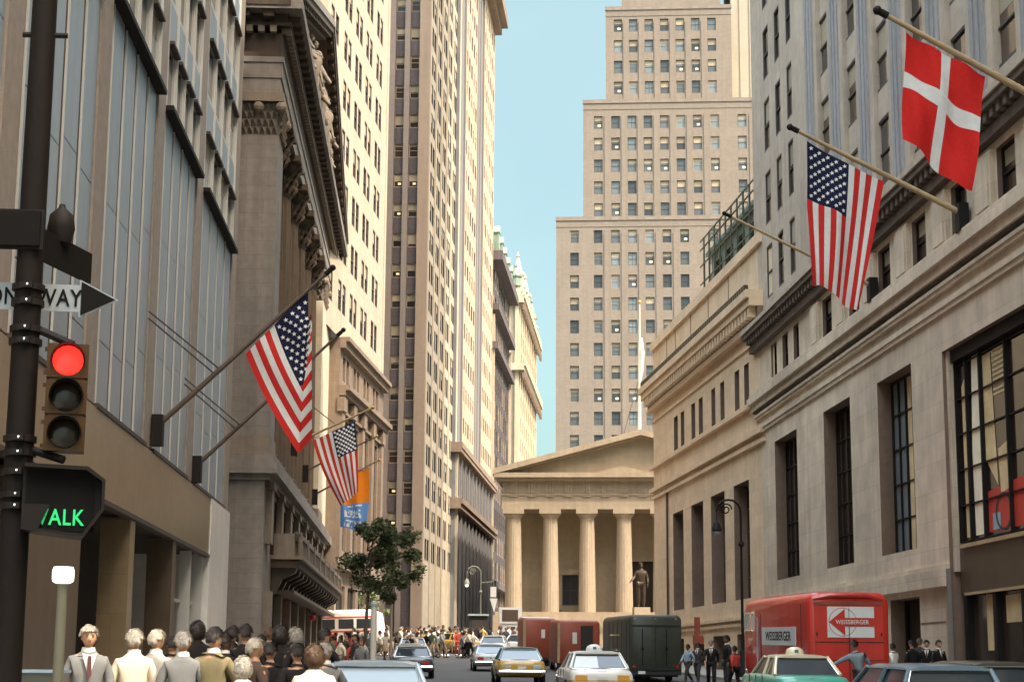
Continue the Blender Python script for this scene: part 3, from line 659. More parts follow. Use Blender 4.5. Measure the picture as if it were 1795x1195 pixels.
# ------------------------------------------------------------------ far right: stepped tower
def stepped_tower():
    k_ = 350/270; n_ = frame((0, 0), 1125)[2]; fr = frame(Vector((22.57*k_, 350))-n_*(22.57*k_), U=n_); t = thing('stepped_skyscraper', 'tall tan stepped skyscraper with regular window grid rising behind the temple', 'building', (52, 350, 0))
    P = lambda m: MB(fr).use(m)
    st = [('frame_dark', 'glass_grey', 0, 's'), ('frame_dark', 'glass_grey', .45, 's'), ('frame_dark', 'glass_sky', 0, 's'), ('frame_dark', 'glass_sky', .3, 's'), ('frame_dark', 'glass_grey', .3, 'sl'), ('frame_tan', 'glass_sky', .2, 's'), ('frame_dark', 'glass_sky', 0, 'sv')]
    tiers = [('tower_stone', 22.57, 66, 0, 71.4, 0, [25.46, 29.16, 31.88, 34.55, 37.25, 39.95, 42.7, 47.3, 51.2, 54, 58], [69.4-3.6*k for k in range(17)]),
             ('tower_stone', 26.8, 60, 71.4, 90.9, -1, [29.2, 31.95, 34.55, 37.1, 39.7, 42.3, 44.95, 47.7, 52.0, 55], [88.35-3.58*k for k in range(5)]),
             ('tower_stone', 30.4, 50.6, 90.9, 106.9, -2, [32.4, 34.85, 37.35, 39.85, 42.35, 44.85, 47.45], [104.9-3.5*k for k in range(4)])]
    z_ = lambda z: 1.8+(z-1.8)*k_ if z else 0
    tiers = [(m, a*k_, b*k_, z_(c), z_(d), n*k_, [x*k_ for x in cc], [z_(x) for x in rr]) for m, a, b, c, d, n, cc, rr in tiers]
    rnd = random.Random(11)
    for m, x0, x1, z0, z1, n, cols, rows in tiers:
        ops = [(c-.68*k_, c+.68*k_, z-2.1*k_, z) for c in cols for z in rows if z-2.7 > z0 and z > 22]
        w = P(m); w.facade(x0, x1, z0, z1, ops, .35, n); w.quad((x0, n, z0), (x0, -36, z0), (x0, -36, z1), (x0, n, z1)); w.quad((x1, n, z0), (x1, -36, z0), (x1, -36, z1), (x1, n, z1)); w.quad((x0, n, z1), (x1, n, z1), (x1, -36, z1), (x0, -36, z1)); w.build('wall', t)
        windows(t, fr, ops, n-.3, st, rnd=rnd, most=34)
        for a, b in zip(cols, cols[1:]):
            if b-a < 3*k_: k = P(m); k.box((a+b)/2-.5, (a+b)/2+.5, n, n+.16, z0+.5, z1-3.2); k.build('pier', t)
        c = P('tower_stone'); c.box(x0-.12, x1+.12, n-.5, n+.16, z1-.55, z1+.25); c.box(x0-.04, x1+.04, n-.5, n+.08, z1-1.9, z1-1.75); c.build('cornice', t)
        for a in cols:
            c = P('mullion_stone').box(a-.6, a+.6, n, n+.17, z1-.45, z1-.05); c.build('parapet_panel', t)
    c = P('tower_stone'); c.box(33*k_, 49*k_, -34, -4.5, z_(106.9), z_(135)); c.build('upper_shaft', t)
    c = P('tower_pale'); c.box(50.65*k_, 60*k_, -34, -5, z_(91), z_(140))
    for x in (52, 53.6, 57.2, 58.6): c.box(x*k_, x*k_+.6, -5, -4.8, z_(91), z_(140))
    c.build('pale_wing', t)
stepped_tower()

# ------------------------------------------------------------------ temple front
def temple():
    n_ = frame((0, 0), 1125)[2]; fr = frame(Vector((9, 175))-n_*9, U=n_); t = thing('temple_building', 'warm stone temple front with plain fluted columns and a low triangular pediment', 'building', (23.1, 175, gz(175)))
    P = lambda m: MB(fr).use(m); S = 'temple_stone'
    x0, x1 = 9.0, 37.2
    b = P(S); b.box(x0-.4, x1+.4, -45, 1.4, 2, 6.75); b.box(x0-.2, x1+.2, -45, 1.1, 6.75, 7.1); b.build('podium', t)
    s = P(S)
    for i in range(14): s.box(12.5, 34.5, 1.4+i*.42, 1.82+i*.42, 2.5, 6.75-.24*(i+1))
    s.build('steps', t)
    ops = [(15.1, 16.75, 7.9, 10.9), (21.4, 24.9, 7.1, 12.3), (29.4, 31, 7.9, 10.9)]
    w = P('marble'); w.facade(x0+.9, x1-.9, 7.1, 17.1, ops, .5, -4.2, 'reveal_brown'); w.box(x0+.3, x1-.3, -45, -4.75, 7.1, 20); w.build('wall', t)
    windows(t, fr, [ops[0], ops[2]], -4.6, [('frame_dark', 'glass_dark', 0, 'g')])
    for o in (ops[0], ops[2]): f = P(S); f.box(o[0]-.42, o[0], -4.2, -3.95, 7.5, 11.3); f.box(o[1], o[1]+.42, -4.2, -3.95, 7.5, 11.3); f.box(o[0]-.55, o[1]+.55, -4.2, -3.85, 10.95, 11.55); f.build('door_frame', t)
    d = P('interior_dark').box(21.4, 24.9, -4.72, -4.66, 7.1, 12.3); d.build('doorway', t)
    for k in range(8):
        X = 10.5+3.62*k; q_ = fr[0]+fr[1]*X; m = MB().use(S); m.lathe([(.86, 0), (.84, 1.5), (.8, 4), (.7, 8.9), (.71, 9.0), (.69, 9.05), (.72, 9.15), (.98, 9.5), (1.0, 9.55)], (q_.x, q_.y, 7.1), 40, flute=.035); m.build('column', t, 25)
        a = P(S); a.box(X-1.05, X+1.05, -1.05, 1.05, 16.65, 17.1); a.build('capital', t)
    e = P(S); e.box(x0+.35, x1-.35, -45, .75, 17.1, 18.45); e.box(x0+.28, x1-.28, -45, .85, 18.45, 18.6); e.build('architrave', t)
    f = P(S); f.box(x0+.4, x1-.4, -45, .7, 18.6, 19.85); f.build('frieze', t)
    k = 0
    while True:
        X = 10.5+1.81*k
        if X > 36: break
        g = P(S)
        for j in (-.36, -.1, .16): g.box(X+j, X+j+.2, .68, .88, 18.65, 19.75)
        g.box(X-.42, X+.42, .68, .93, 19.72, 19.85); g.box(X-.42, X+.42, .68, .9, 18.3, 18.42); g.build('triglyph', t); k += 1
    c = P(S); c.box(x0-.1, x1+.1, -45, 1.35, 19.85, 20.15); c.box(x0-.35, x1+.35, -45, 1.75, 20.15, 20.6); c.build('cornice', t)
    p = P('marble'); p.prism([(x0+.3, 20.6), (x1-.3, 20.6), (23.1, 24.15)], 1, -45, .55); p.build('tympanum', t)
    r = P(S)
    for s_ in (-1, 1):
        e0 = x0-.5 if s_ < 0 else x1+.5
        r.prism([(e0, 20.45), (23.1, 24.3), (23.1, 24.85), (e0, 21.0)], 1, -45, 1.8); r.prism([(e0, 20.3), (23.1, 24.1), (23.1, 24.32), (e0, 20.47)], 1, -45, 1.2)
    r.build('roof', t)
    pl = thing('roof_flagpole', 'tall white flagpole standing on the temple gable with a furled striped flag', 'flagpole', (23.3, 177, 24.6))
    m = MB().use('pole_white'); m.tube([(23.3, 177, 24.5), (23.35, 177, 32), (23.4, 177, 38.6)], [.2, .15, .07]); m.build('pole', pl)
    m = MB().use('gold'); m.ball((23.4, 177, 38.75), .2); m.build('finial', pl)
    m = MB().use('flag_white'); m.tube([(23.6, 177, 35), (23.65, 176.9, 33.5), (23.55, 177, 31.8), (23.5, 177, 30.6)], [.08, .22, .24, .06]); m.build('furled_flag', pl)
    m = MB().use('steel_wire')
    for dx in (-3, 3): m.tube([(23.35, 177, 31), (23.3+dx*.6, 177, 24.3)], .03, 5)
    m.build('stay', pl)
temple()

# ------------------------------------------------------------------ right: low bank on the corner
def corner_bank():
    O = Vector((17.4, 86)); fr = frame(O, 600, side='L'); t = thing('bank_building', 'low warm limestone bank with bracketed cornice, tall slit windows and a blank parapet', 'building', (O.x, O.y, 0))
    P = lambda m: MB(fr).use(m); S = 'limestone'; E = 30.8
    low = [(a, b, 5.3, 11.27) for a, b in ((2.9, 6.5), (8.8, 12.4), (14.6, 18.1), (20.6, 24.0))]
    up = [(a, b, 15.15, 17.25) for a, b in ((2.5, 3.6), (4.75, 5.85), (8.45, 9.5), (10.85, 11.9), (14.35, 15.5), (16.6, 17.75), (20, 21.1), (22.1, 23.4))]
    base = [(a, b, 1.5, 3.55) for a, b in ((3.2, 6.2), (9, 12.2), (14.8, 17.9), (20.8, 23.8))]
    w = P(S); w.facade(-3, E, 0, 23.3, low+up+base, .8, 0, 'reveal_brown'); w.quad((E, 0, 0), (E, -40, 0), (E, -40, 23.3), (E, 0, 23.3)); w.quad((-3, 0, 23.3), (E, 0, 23.3), (E, -40, 23.3), (-3, -40, 23.3)); w.build('wall', t)
    windows(t, fr, low, -.75, [('bronze', 'glass_brown', 0, 'g')]); windows(t, fr, up, -.6, [('bronze', 'glass_brown', 0, 'v'), ('bronze', 'glass_dark', 0, 'v')]); windows(t, fr, base, -.6, [('bronze', 'glass_brown', 0, 'v')])
    for z0, z1, n in ((3.95, 4.1, .12), (4.25, 4.45, .2), (14.75, 15.0, .25), (12.75, 12.95, .18), (13.2, 13.45, .3), (17.9, 18.05, .1), (22.75, 23.3, .18)):
        c = P(S).box(-1, E+n, -.2, n, z0, z1); c.build('moulding', t)
    c = P(S); c.box(-1, E+.5, -2, .35, 18.6, 18.9); c.box(-1, E+.75, -2, .75, 19.5, 19.9); c.box(-1, E+.9, -2, .9, 19.9, 20.3); c.build('cornice', t)
    d = P(S); u = -.6
    while u < E: d.box(u, u+.34, .3, .68, 18.98, 19.5); u += .72
    d.use('reveal_brown').box(-1, E+.4, -.1, .33, 18.9, 19.5); d.build('dentils', t)
    an = P('bronze'); u = -.6
    while u < E: an.box(u, u+.3, .68, .9, 20.31, 20.6); u += .5
    an.use('fin_metal').box(1, E+.6, .2, .62, 20.31, 20.38); an.build('roof_cresting', t)
    for u in (7, 12.4, 17.6, 22.6, 25.6):
        m = P('reveal_brown').box(u-.05, u+.05, -.02, .02, 20.5, 22.7); m.build('panel_joint', t)
    m = P('bronze'); m.tube([(25.5, .1, 13), (25.5, .1, 4.5)], .07, 6); m.build('downpipe', t)
    # penthouse fence and green roof storey
    ops = [(-1+3*i, 1+3*i, 23.6, 25.6) for i in range(6)]
    r = P('copper_green'); r.facade(-2, 17, 23.3, 26.2, ops, .2, -1.2, 'iron_green'); r.box(-2, 17, -30, -1.45, 23.3, 26.2); r.box(-2, 17.3, -30, -.9, 26.2, 26.45); r.build('roof_storey', t)
    windows(t, fr, ops, -1.35, [('iron_green', 'glass_dark', 0, 'v')])
    f = P('iron_green'); u = -2
    while u < 17.4: f.box(u, u+.08, -.6, -.5, 23.3, 27.1); u += 1.5
    for z in (24.4, 25.5, 26.5, 27.05): f.box(-2, 17.2, -.58, -.52, z, z+.08)
    f.build('roof_railing', t)
corner_bank()

# ------------------------------------------------------------------ right: trust building
def trust_building():
    fr = frame((17.4, 0), U=(0, 1), side='L'); t = thing('office_tower', 'grey-tan stone office tower with dark bracketed cornice, deep slot windows and fluted upper pilasters', 'building', (17.4, 50, 0))
    P = lambda m: MB(fr).use(m); S = 'trust_stone'; A, E = 5, 86.9
    wins = [(78.1, 82.9, 5.89, 12.43), (68.4, 72.9, 5.89, 12.43), (59.8, 64.3, 5.89, 12.3)]
    big = (36.4, 56.2, .6, 12.05)
    door = [(59.7, 63.4, 1, 4.25), (65.6, 69, 1.2, 4.25), (73, 77, 1.4, 4.25), (80, 84, 1.6, 4.25), (27, 32, .5, 9)]
    w = P(S); w.facade(A, E, -1, 14.3, wins+door+[big], .62, 0, 'reveal_brown'); w.quad((E, 0, -1), (E, -60, -1), (E, -60, 70), (E, 0, 70)); w.quad((A, 0, -1), (A, -60, -1), (A, -60, 70), (A, 0, 70)); w.build('lower_wall', t)
    gl = [('iron_black_plain', 'glass_brown', 0, 'g'), ('iron_black_plain', 'glass_dark', 0, 'g')]
    windows(t, fr, wins[:2], -.56, gl[:1]); windows(t, fr, wins[2:], -.56, [('iron_black_plain', 'glass_sky', 0, 'g')]); windows(t, fr, door, -.56, [('iron_black_plain', 'glass_dark', 0, 'v')])
    w = P('reveal_brown'); w.quad((36.4, -.6, .6), (56.2, -.6, .6), (56.2, -.6, 12.05), (36.4, -.6, 12.05)); w.build('bay_recess', t)
    j = P(S); j.box(56.02, 56.2, -.6, -.12, 4.9, 12.05); j.build('jamb', t)
    g = P('iron_black_plain')
    for u in (37, 39.2, 41.5, 44, 46.5, 48.9, 51.1, 53.5, 54.85, 55.95): g.box(u, u+.09, -.45, -.3, 5.8, 11.7)
    for z in (5.8, 6.95, 8.1, 9.25, 10.4, 11.5): g.box(36.4, 56.0, -.45, -.36, z, z+.05)
    g.box(36.4, 56.0, -.5, -.2, 11.65, 12.05)
    g.use('glass_brown').quad((36.4, -.43, 5.8), (56.0, -.43, 5.8), (56.0, -.43, 11.7), (36.4, -.43, 11.7)); g.build('showroom_window', t)
    c = P('reflection_cream'); c.quad((53.62, -.415, 5.95), (54.7, -.415, 5.95), (54.75, -.415, 8.6), (54.5, -.415, 11.6)); c.quad((53.62, -.414, 5.95), (54.5, -.414, 11.6), (53.62, -.414, 11.6), (53.62, -.414, 8)); c.build('pane_reflection', t)  # reflection of a sunlit building painted on the pane
    c = P('reflection_blind_gold'); c.quad((52.4, -.415, 7.3), (53.45, -.415, 8.2), (53.45, -.415, 11.45), (52.7, -.415, 11.45)); c.quad((54.95, -.415, 5.95), (55.6, -.415, 5.95), (55.6, -.415, 10.8), (54.95, -.415, 11.3)); c.build('pane_reflection', t)
    c = P('reflection_cream'); c.quad((59.95, -.565, 6.0), (60.75, -.565, 6.0), (60.75, -.565, 12.2), (59.95, -.565, 12.2)); c.use('reflection_blind_gold').quad((61.6, -.565, 6.0), (62.3, -.565, 6.0), (62.3, -.565, 12.2), (61.6, -.565, 12.2)); c.build('pane_reflection', t)  # bright reflected strips painted on the third tall window
    c = P('reflection_blind_gold')
    for i in range(10): c.box(51.2, 52.5, -.415, -.405, 11.4-i*.15, 11.46-i*.15)
    c.quad((51.2, -.415, 7.2), (52.2, -.415, 7.0), (52.3, -.415, 8.4), (51.2, -.415, 8.6)); c.build('window_blind', t)
    c = P('stripe_red').quad((48.0, -.416, 5.95), (53.4, -.416, 5.95), (53.4, -.416, 7.2), (48.0, -.416, 7.5)); c.use('frame_dark')
    for k in range(20): a = 2*math.pi*k/20; b = a+2*math.pi/20; cu = 52.0; c.quad((cu+.6*math.cos(a), -.40, 6.5+.5*math.sin(a)), (cu+.75*math.cos(a), -.40, 6.5+.58*math.sin(a)), (cu+.75*math.cos(b), -.40, 6.5+.58*math.sin(b)), (cu+.6*math.cos(b), -.40, 6.5+.5*math.sin(b)))
    c.use('sky_blue').quad((52.3, -.405, 6.0), (53.0, -.405, 6.0), (53.0, -.405, 6.5), (52.3, -.405, 6.5)); c.build('window_poster', t)
    f = P('bronze_shade_brown'); f.box(36.4, 56.0, -.5, -.28, 4.2, 5.65); f.use('wood_pole').box(36.4, 55.6, -.3, -.14, 5.6, 5.72); f.box(36.4, 55.4, -.3, -.18, 4.12, 4.2); f.build('fascia', t)
    s = P('iron_black_plain')
    for u in (38, 41, 44, 47, 50.1, 52.6, 55.4): s.box(u, u+.3, -.5, -.25, 0, 4.2)
    s.box(36.4, 56.0, -.5, -.3, .5, 1.5); s.use('glass_brown').quad((36.4, -.44, .6), (56.0, -.44, .6), (56.0, -.44, 4.2), (36.4, -.44, 4.2))
    s.use('gold').box(44.5, 55, -.3, -.285, 1.75, 1.95); s.build('shopfront', t)
    q = P('reflection_blind_gold'); q.quad((53.1, -.42, 2.4), (54.0, -.42, 2.4), (54.0, -.42, 4.1), (53.1, -.42, 4.1)); q.quad((50.6, -.42, 3.2), (52.2, -.42, 3.2), (52.2, -.42, 4.0), (50.6, -.42, 4.0)); q.build('shopfront_display', t)
    q = P('wood_pole'); q.box(56.3, 56.42, 0, .12, -.5, 4.9); q.use('mullion_stone').box(56.1, 56.3, 0, .12, -.5, 5.0); q.build('corner_post', t)
    l = P(S); l.box(56.25, E+.2, -.2, .28, 4.45, 5.0); l.box(56.25, E+.1, -.2, .16, 5.0, 5.15); l.build('base_ledge', t)
    for z in (2.1, 3.3): c = P('reveal_brown').box(56.5, 59.6, -.02, .012, z, z+.06); c.build('stone_joint', t)
    for z0, z1, n in ((13.25, 13.42, .1), (13.42, 13.6, .16), (13.95, 14.08, .14), (14.08, 14.2, .2)):
        c = P(S).box(A, E, -.2, n, z0, z1); c.build('string_course', t)
    l = P(S); l.box(A, E+.3, -1.5, .3, 14.42, 14.75); l.use('cornice_dark').box(A, E+.2, -1, .2, 14.32, 14.42); l.use(S); l.box(A, E+.46, -1.5, .46, 14.75, 15.08); l.box(A, E+.36, -1.5, .36, 15.08, 15.3); l.build('ledge', t)
    # attic storey
    at_ = [(82, 83.3, 15.5, 17.15), (79.5, 80.7, 15.5, 17.15), (77.2, 78.3, 15.5, 17.15)]
    for i in range(15): at_.append((71.0-4.5*i, 72.6-4.5*i, 15.5, 17.15))
    w = P(S); w.facade(A, E, 15.3, 17.4, at_, .25, 0, 'reveal_brown'); w.build('attic_wall', t)
    windows(t, fr, at_, -.2, [('iron_black_plain', 'glass_dark', 0, 's'), ('iron_black_plain', 'glass_brown', .3, 's'), ('iron_black_plain', 'glass_sky', 0, 's')])
    for i in range(15):
        u = 73.3-4.5*i
        k = P(S); k.box(u-2.1-.4, u-2.1+.3-.0, 0, .12, 15.3, 17.2) if False else k.box(u-.45, u+1.0, 0, .14, 15.3, 17.2); k.box(u-.3, u+.85, .14, .2, 15.5, 17.0); k.build('panel_pier', t)
    c = P('cornice_dark'); c.box(A, E+.35, -1, .3, 17.4, 17.75); c.box(A, E+.65, -1, .62, 18.1, 18.35); c.use('trust_upper').box(A, E+.7, -1, .7, 18.35, 18.55); c.build('cornice', t)
    d = P('cornice_dark'); u = A
    while u < E: d.box(u, u+.3, .2, .52, 17.78, 18.1); u += .6
    d.use('interior_dark').box(A, E+.2, -.5, .22, 17.75, 18.1); d.build('dentils', t)
    # upper shaft
    rows = [19.57+3.7*k for k in range(13)]
    ups = [(a, b, z, z+2.6) for z in rows for a, b in ((82.6, 83.9), (80.0, 81.2), (77.5, 78.6))]
    bay = [(70.4-4.5*i, 72.5-4.5*i, z, z+2.55) for z in rows for i in range(14)]
    w = P('trust_upper'); w.facade(74.9, E, 18.55, 70, ups, .1, 0); w.facade(A, 74.9, 18.55, 70, bay, .1, -.12, 'pilaster_grey'); w.quad((A, 0, 70), (E, 0, 70), (E, -60, 70), (A, -60, 70)); w.build('upper_wall', t)
    windows(t, fr, ups, -.07, [('frame_dark', 'glass_dark', 0, 's'), ('frame_dark', 'glass_brown', .4, 's')], name='window', most=30)
    windows(t, fr, bay, -.19, [('frame_dark', 'glass_dark', 0, 's'), ('frame_dark', 'glass_dark', .5, 's'), ('frame_dark', 'glass_brown', .3, 's'), ('frame_dark', 'glass_sky', .5, 's')], name='window', most=62)
    for i in range(15):
        u = 73.0-4.5*i; k = P('pilaster_grey' if True else S)
        k.box(u, u+.35, -.3, .1, 18.55, 70); k.box(u+.5, u+.85, -.3, .1, 18.55, 70); k.box(u+1.0, u+1.35, -.3, .1, 18.55, 70); k.box(u+.3, u+1.1, -.3, .02, 18.55, 70)
        k.use('trust_upper').box(u-.6, u, -.3, .04, 18.55, 70); k.box(u+1.35, u+1.9, -.3, .04, 18.55, 70); k.build('pilaster', t)
    return fr
TF = trust_building()
# unseen tower added behind the bank to shade the tower across the crossing
nb = thing('office_tower', 'plain unseen tower added behind the bank as a shadow caster', 'building', (50, 110, 0))
q = MB().use('tower_stone').box(42, 58, 108, 123, 0, 165); q.build('wall', nb)
nw = frame((42, 108), U=(0, 1), side='L'); windows(nb, nw, [(1+2.5*i, 2.4+2.5*i, 30+4*k, 32+4*k) for i in range(4) for k in range(20)], .06, [('frame_dark', 'glass_dark', 0, 's')])

# unseen block added behind the camera, massed to shade the signal pole
nb = thing('shade_block', 'plain stone block added unseen behind the viewpoint as a shadow caster', 'building', (30, -30, 0))
q = MB().use('trust_stone'); q.box(17.4, 60, -70, -3.5, -4, 44); q.build('wall', nb)
q = MB().use('trust_stone'); q.box(17.5, 60, -3.5, 1.0, -4, 28); q.build('low_shade_wing', nb)
nw = frame((17.4, -70), U=(0, 1), side='L'); windows(nb, nw, [(2+4.5*i, 4+4.5*i, 4+4*k, 6.5+4*k) for i in range(14) for k in range(9)], .06, [('frame_dark', 'glass_dark', 0, 's')])
# ------------------------------------------------------------------ flagpoles and flags
def flagpole(base, tip, r, mt, label, cat='flagpole', name='wall_flagpole', guys=(), ball='iron_black_plain', group=None):
    base = Vector(base); tip = Vector(tip); t = thing(name, label, cat, base, 0, group)
    m = MB().use(mt); m.tube([base, base.lerp(tip, .5), tip], [r, r*.85, r*.6], 10); m.build('pole', t, 40)
    d = (tip-base).normalized(); m = MB().use(ball); m.tube([tip-d*.1, tip+d*.12], r*.95, 8); m.ball(tip+d*.2, r*1.15, 8, 6); m.build('finial', t, 40)
    m = MB().use('iron_black_plain'); m.box(base.x-.16, base.x+.16, base.y-.22, base.y+.22, base.z-.6, base.z+.3); m.build('bracket', t)
    for a, f in guys:
        g = MB().use('steel_wire'); q = base.lerp(tip, f); g.tube([Vector(a), q], .025, 5); g.build('stay', t)
    return t
def flag(name, label, fn, pattern, org, nu=26, nv=40, stars=None, group=None):
    """fn(a, b): a along the pole (0 tip .. 1 wall), b down the cloth"""
    mb = MB(); idx = {}
    vs = [fn(i/nu, j/nv) for j in range(nv+1) for i in range(nu+1)]
    b0 = len(mb.v); mb.v += vs
    for j in range(nv):
        for i in range(nu):
            mb.use(pattern((i+.5)/nu, (j+.5)/nv)); mb.f.append([j*(nu+1)+i, j*(nu+1)+i+1, (j+1)*(nu+1)+i+1, (j+1)*(nu+1)+i]); mb.m.append(mb.mi)
    t = thing(name, label, 'flag', org, 0, group)
    o = mb.build('cloth', t, 80)
    if stars:
        sb = MB().use('star_white'); e = .004
        for (a, b, r) in stars:
            c = fn(a, b); du = (fn(a+e, b)-c)/e; dv = (fn(a, b+e)-c)/e; n = du.cross(dv).normalized()
            ux = du.normalized(); vy = n.cross(ux)
            for sgn in (1, -1):
                q = c+n*.012*sgn; pts = [q]
                for k in range(10): an = math.pi/2+k*math.pi/5; rr = r*(1 if k % 2 == 0 else .45); pts.append(q+ux*(math.cos(an)*rr)+vy*(math.sin(an)*rr))
                sb.add(pts, [(0, 1+k, 1+(k+1) % 10) for k in range(10)])
        sb.build('stars', o)
    return t
def us(red='flag_red'):
    def f(a, b):
        if a < 7/13 and b < .4: return 'flag_navy'
        return red if int(a*13+1e-6) % 2 == 0 else 'flag_white'
    return f
ST = []
for r_ in range(9):
    for c_ in range(6 if r_ % 2 == 0 else 5):
        ST.append(((r_+1)/10*7/13, .4*((c_*2+1+(r_ % 2))/12)))
def V3(x, y, z): return Vector((x, y, z))
# right row: three long poles from the stone ledge
PR = [((17.15, 63.6, 15.85), (11.8, 63.6, 18.44)), ((17.15, 52.8, 15.85), (11.95, 52.8, 18.43)), ((17.0, 42, 15.3), (11.85, 42, 18.14))]
flagpole(*PR[0], .075, 'wood_pole', 'bare wooden flagpole jutting from the stone ledge, farthest of the row on the tower')
flagpole(*PR[1], .095, 'wood_pole', 'long wooden flagpole on the stone ledge carrying the striped flag')
flagpole(*PR[2], .105, 'wood_pole', 'long wooden flagpole carrying the red flag with a white cross')
def right_us(a, b):
    tx, tz = 12.3, 18.08; ix, iz = 14.72, 16.83
    x = tx+(ix-tx)*a; z = tz+(iz-tz)*a-.06*math.sin(a*math.pi)
    L = 4.62-.5*a
    z -= L*b*(1-.03*math.sin(5*a)); x -= (.02+1.02*a*a*.9)*b*.95+.12*b*b
    if a < .16 and b > .45: x += (.16-a)*1.6*(b-.45)*1.8
    return V3(x, 52.8+.16*math.sin(a*9+b*2.5)*(.25+b)+.10*math.sin(a*17-b*4)*b, z)
flag('flag', 'striped flag with white stars on dark blue hanging from the middle right pole', right_us, us(), (13.4, 52.8, 16), stars=[(a, b, .075) for a, b in ST])
def right_cross(a, b):
    tx, tz = 12.40, 17.68; ix, iz = 14.42, 16.58
    x = tx+(ix-tx)*a; z = tz+(iz-tz)*a-.03*math.sin(a*math.pi)
    z -= (2.95-.0*a)*b-.16*math.sin(a*math.pi*1.6+.6)*b; x -= (.22+.30*a)*b
    return V3(x, 42+.13*math.sin(a*8+b*4)*(.3+b)+.07*math.sin(a*15-b*6), z)
flag('flag', 'red flag with a white cross hanging at the upper right', right_cross, lambda a, b: 'flag_white' if .42 < a < .58 or .36 < b < .50 else 'flag_scarlet', (13.3, 42, 16), 25, 36)
# left row on the panelled office
PL = [((-7.3, 51.58, 8.64), (-2.5, 51.6, 13.3)), ((-7.25, 61.05, 8.54), (-2.5, 61, 13.2))]
flagpole(*PL[0], .085, 'pole_brown', 'brown flagpole bracketed to the panelled office with guy wires, carrying the nearer striped flag', guys=[((-7.4, 49.5, 11.6), .36), ((-7.4, 49.5, 11.4), .33)])
flagpole(*PL[1], .075, 'pole_brown', 'brown bare flagpole bracketed to the panelled office, beyond the flagged one', guys=[((-7.35, 57.6, 11.0), .3), ((-7.35, 57.6, 10.8), .27)])
def left_us(a, b):
    # a: 0 tip .. 1 wall; the cloth falls to a fold and turns back behind itself
    S = at(540-110*a, 510+110*a, 51.6)
    bf = .10+.62*a
    Fp = at(540-17*a, 560+235*a, 51.55)
    E1 = at(547, 545+222*a-0*a, 51.85)
    if b <= bf: k = b/bf; q = S.lerp(Fp, k); q.x -= .10*math.sin(k*math.pi)*a; q.y += .05*math.sin(a*14+k*3)
    else:
        k = (b-bf)/(1-bf); k2 = min(1, k*1.15/(.35+.65*(1-a))) if a < .98 else min(1, k*1.2)
        q = Fp.lerp(E1, min(1, k*2.2)) if k < .4545 else E1+Vector((-.22*(k-.4545), .25*(k-.4545), -2.9*(k-.4545)*(1-a)*1.0))
        q.y += .06*math.sin(k*6+a*5)
    return q
flag('flag', 'large striped flag drooping in a fold from the brown office pole', left_us, us('flag_red'), (-4, 51.6, 10.5), 39, 60, stars=[(a, b, .075) for a, b in ST])
# exchange poles
PE = [((-5.5, 85, 12.3), (-1.95, 85, 14.0)), ((-5.5, 95, 12.05), (-1.9, 95, 13.9)), ((-5.5, 105, 11.75), (-1.9, 105, 13.76))]
flagpole(*PE[0], .07, 'wood_pole', 'short flagpole on the exchange carrying a small striped flag', guys=[((-5.9, 86.5, 15.2), .55)], ball='gold')
flagpole(*PE[1], .06, 'pole_brown', 'bare flagpole on the exchange between the striped and the orange flag', ball='gold')
flagpole(*PE[2], .06, 'pole_brown', 'gold-tipped flagpole on the exchange carrying the orange and blue flag', ball='gold')
def mid_us(a, b):
    S = at(622-74*a, 738+34*a, 85); E1 = at(628-31*a+0*a, 862+24*a, 85)
    q = S.lerp(E1, b); q.x += -.18*math.sin(b*math.pi)*(a-.3); q.y += .14*math.sin(a*10+b*4)*(.3+b)
    return q
flag('flag', 'smaller striped flag hanging in front of the orange and blue one', mid_us, us('flag_stripe'), (-3.6, 85, 12.5), 39, 40, stars=[(a, b, .085) for a, b in ST])
def ob(a, b):
    S = at(648-58*a, 818+26*a, 105); E1 = at(644-44*a, 935-12*a, 105)
    q = S.lerp(E1, b); q.y += .22*math.sin(a*11+b*2)*(.3+b); q.x += .12*math.sin(a*6+b*5)*b
    return q
OBM = {}
rnd_ = random.Random(4)
for j in range(20, 35):
    for i in range(5, 23):
        OBM[(i, j)] = ((j % 7) not in (0, 1)) and rnd_.random() < .52
def obp(a, b):
    if b < .52: return 'flag_orange'
    return 'flag_white' if OBM.get((int(a*26), int(b*36))) else 'flag_blue'
flag('flag', 'orange and blue flag with white marks hanging on the exchange above the young trees', ob, obp, (-2.5, 105, 12), 26, 36)

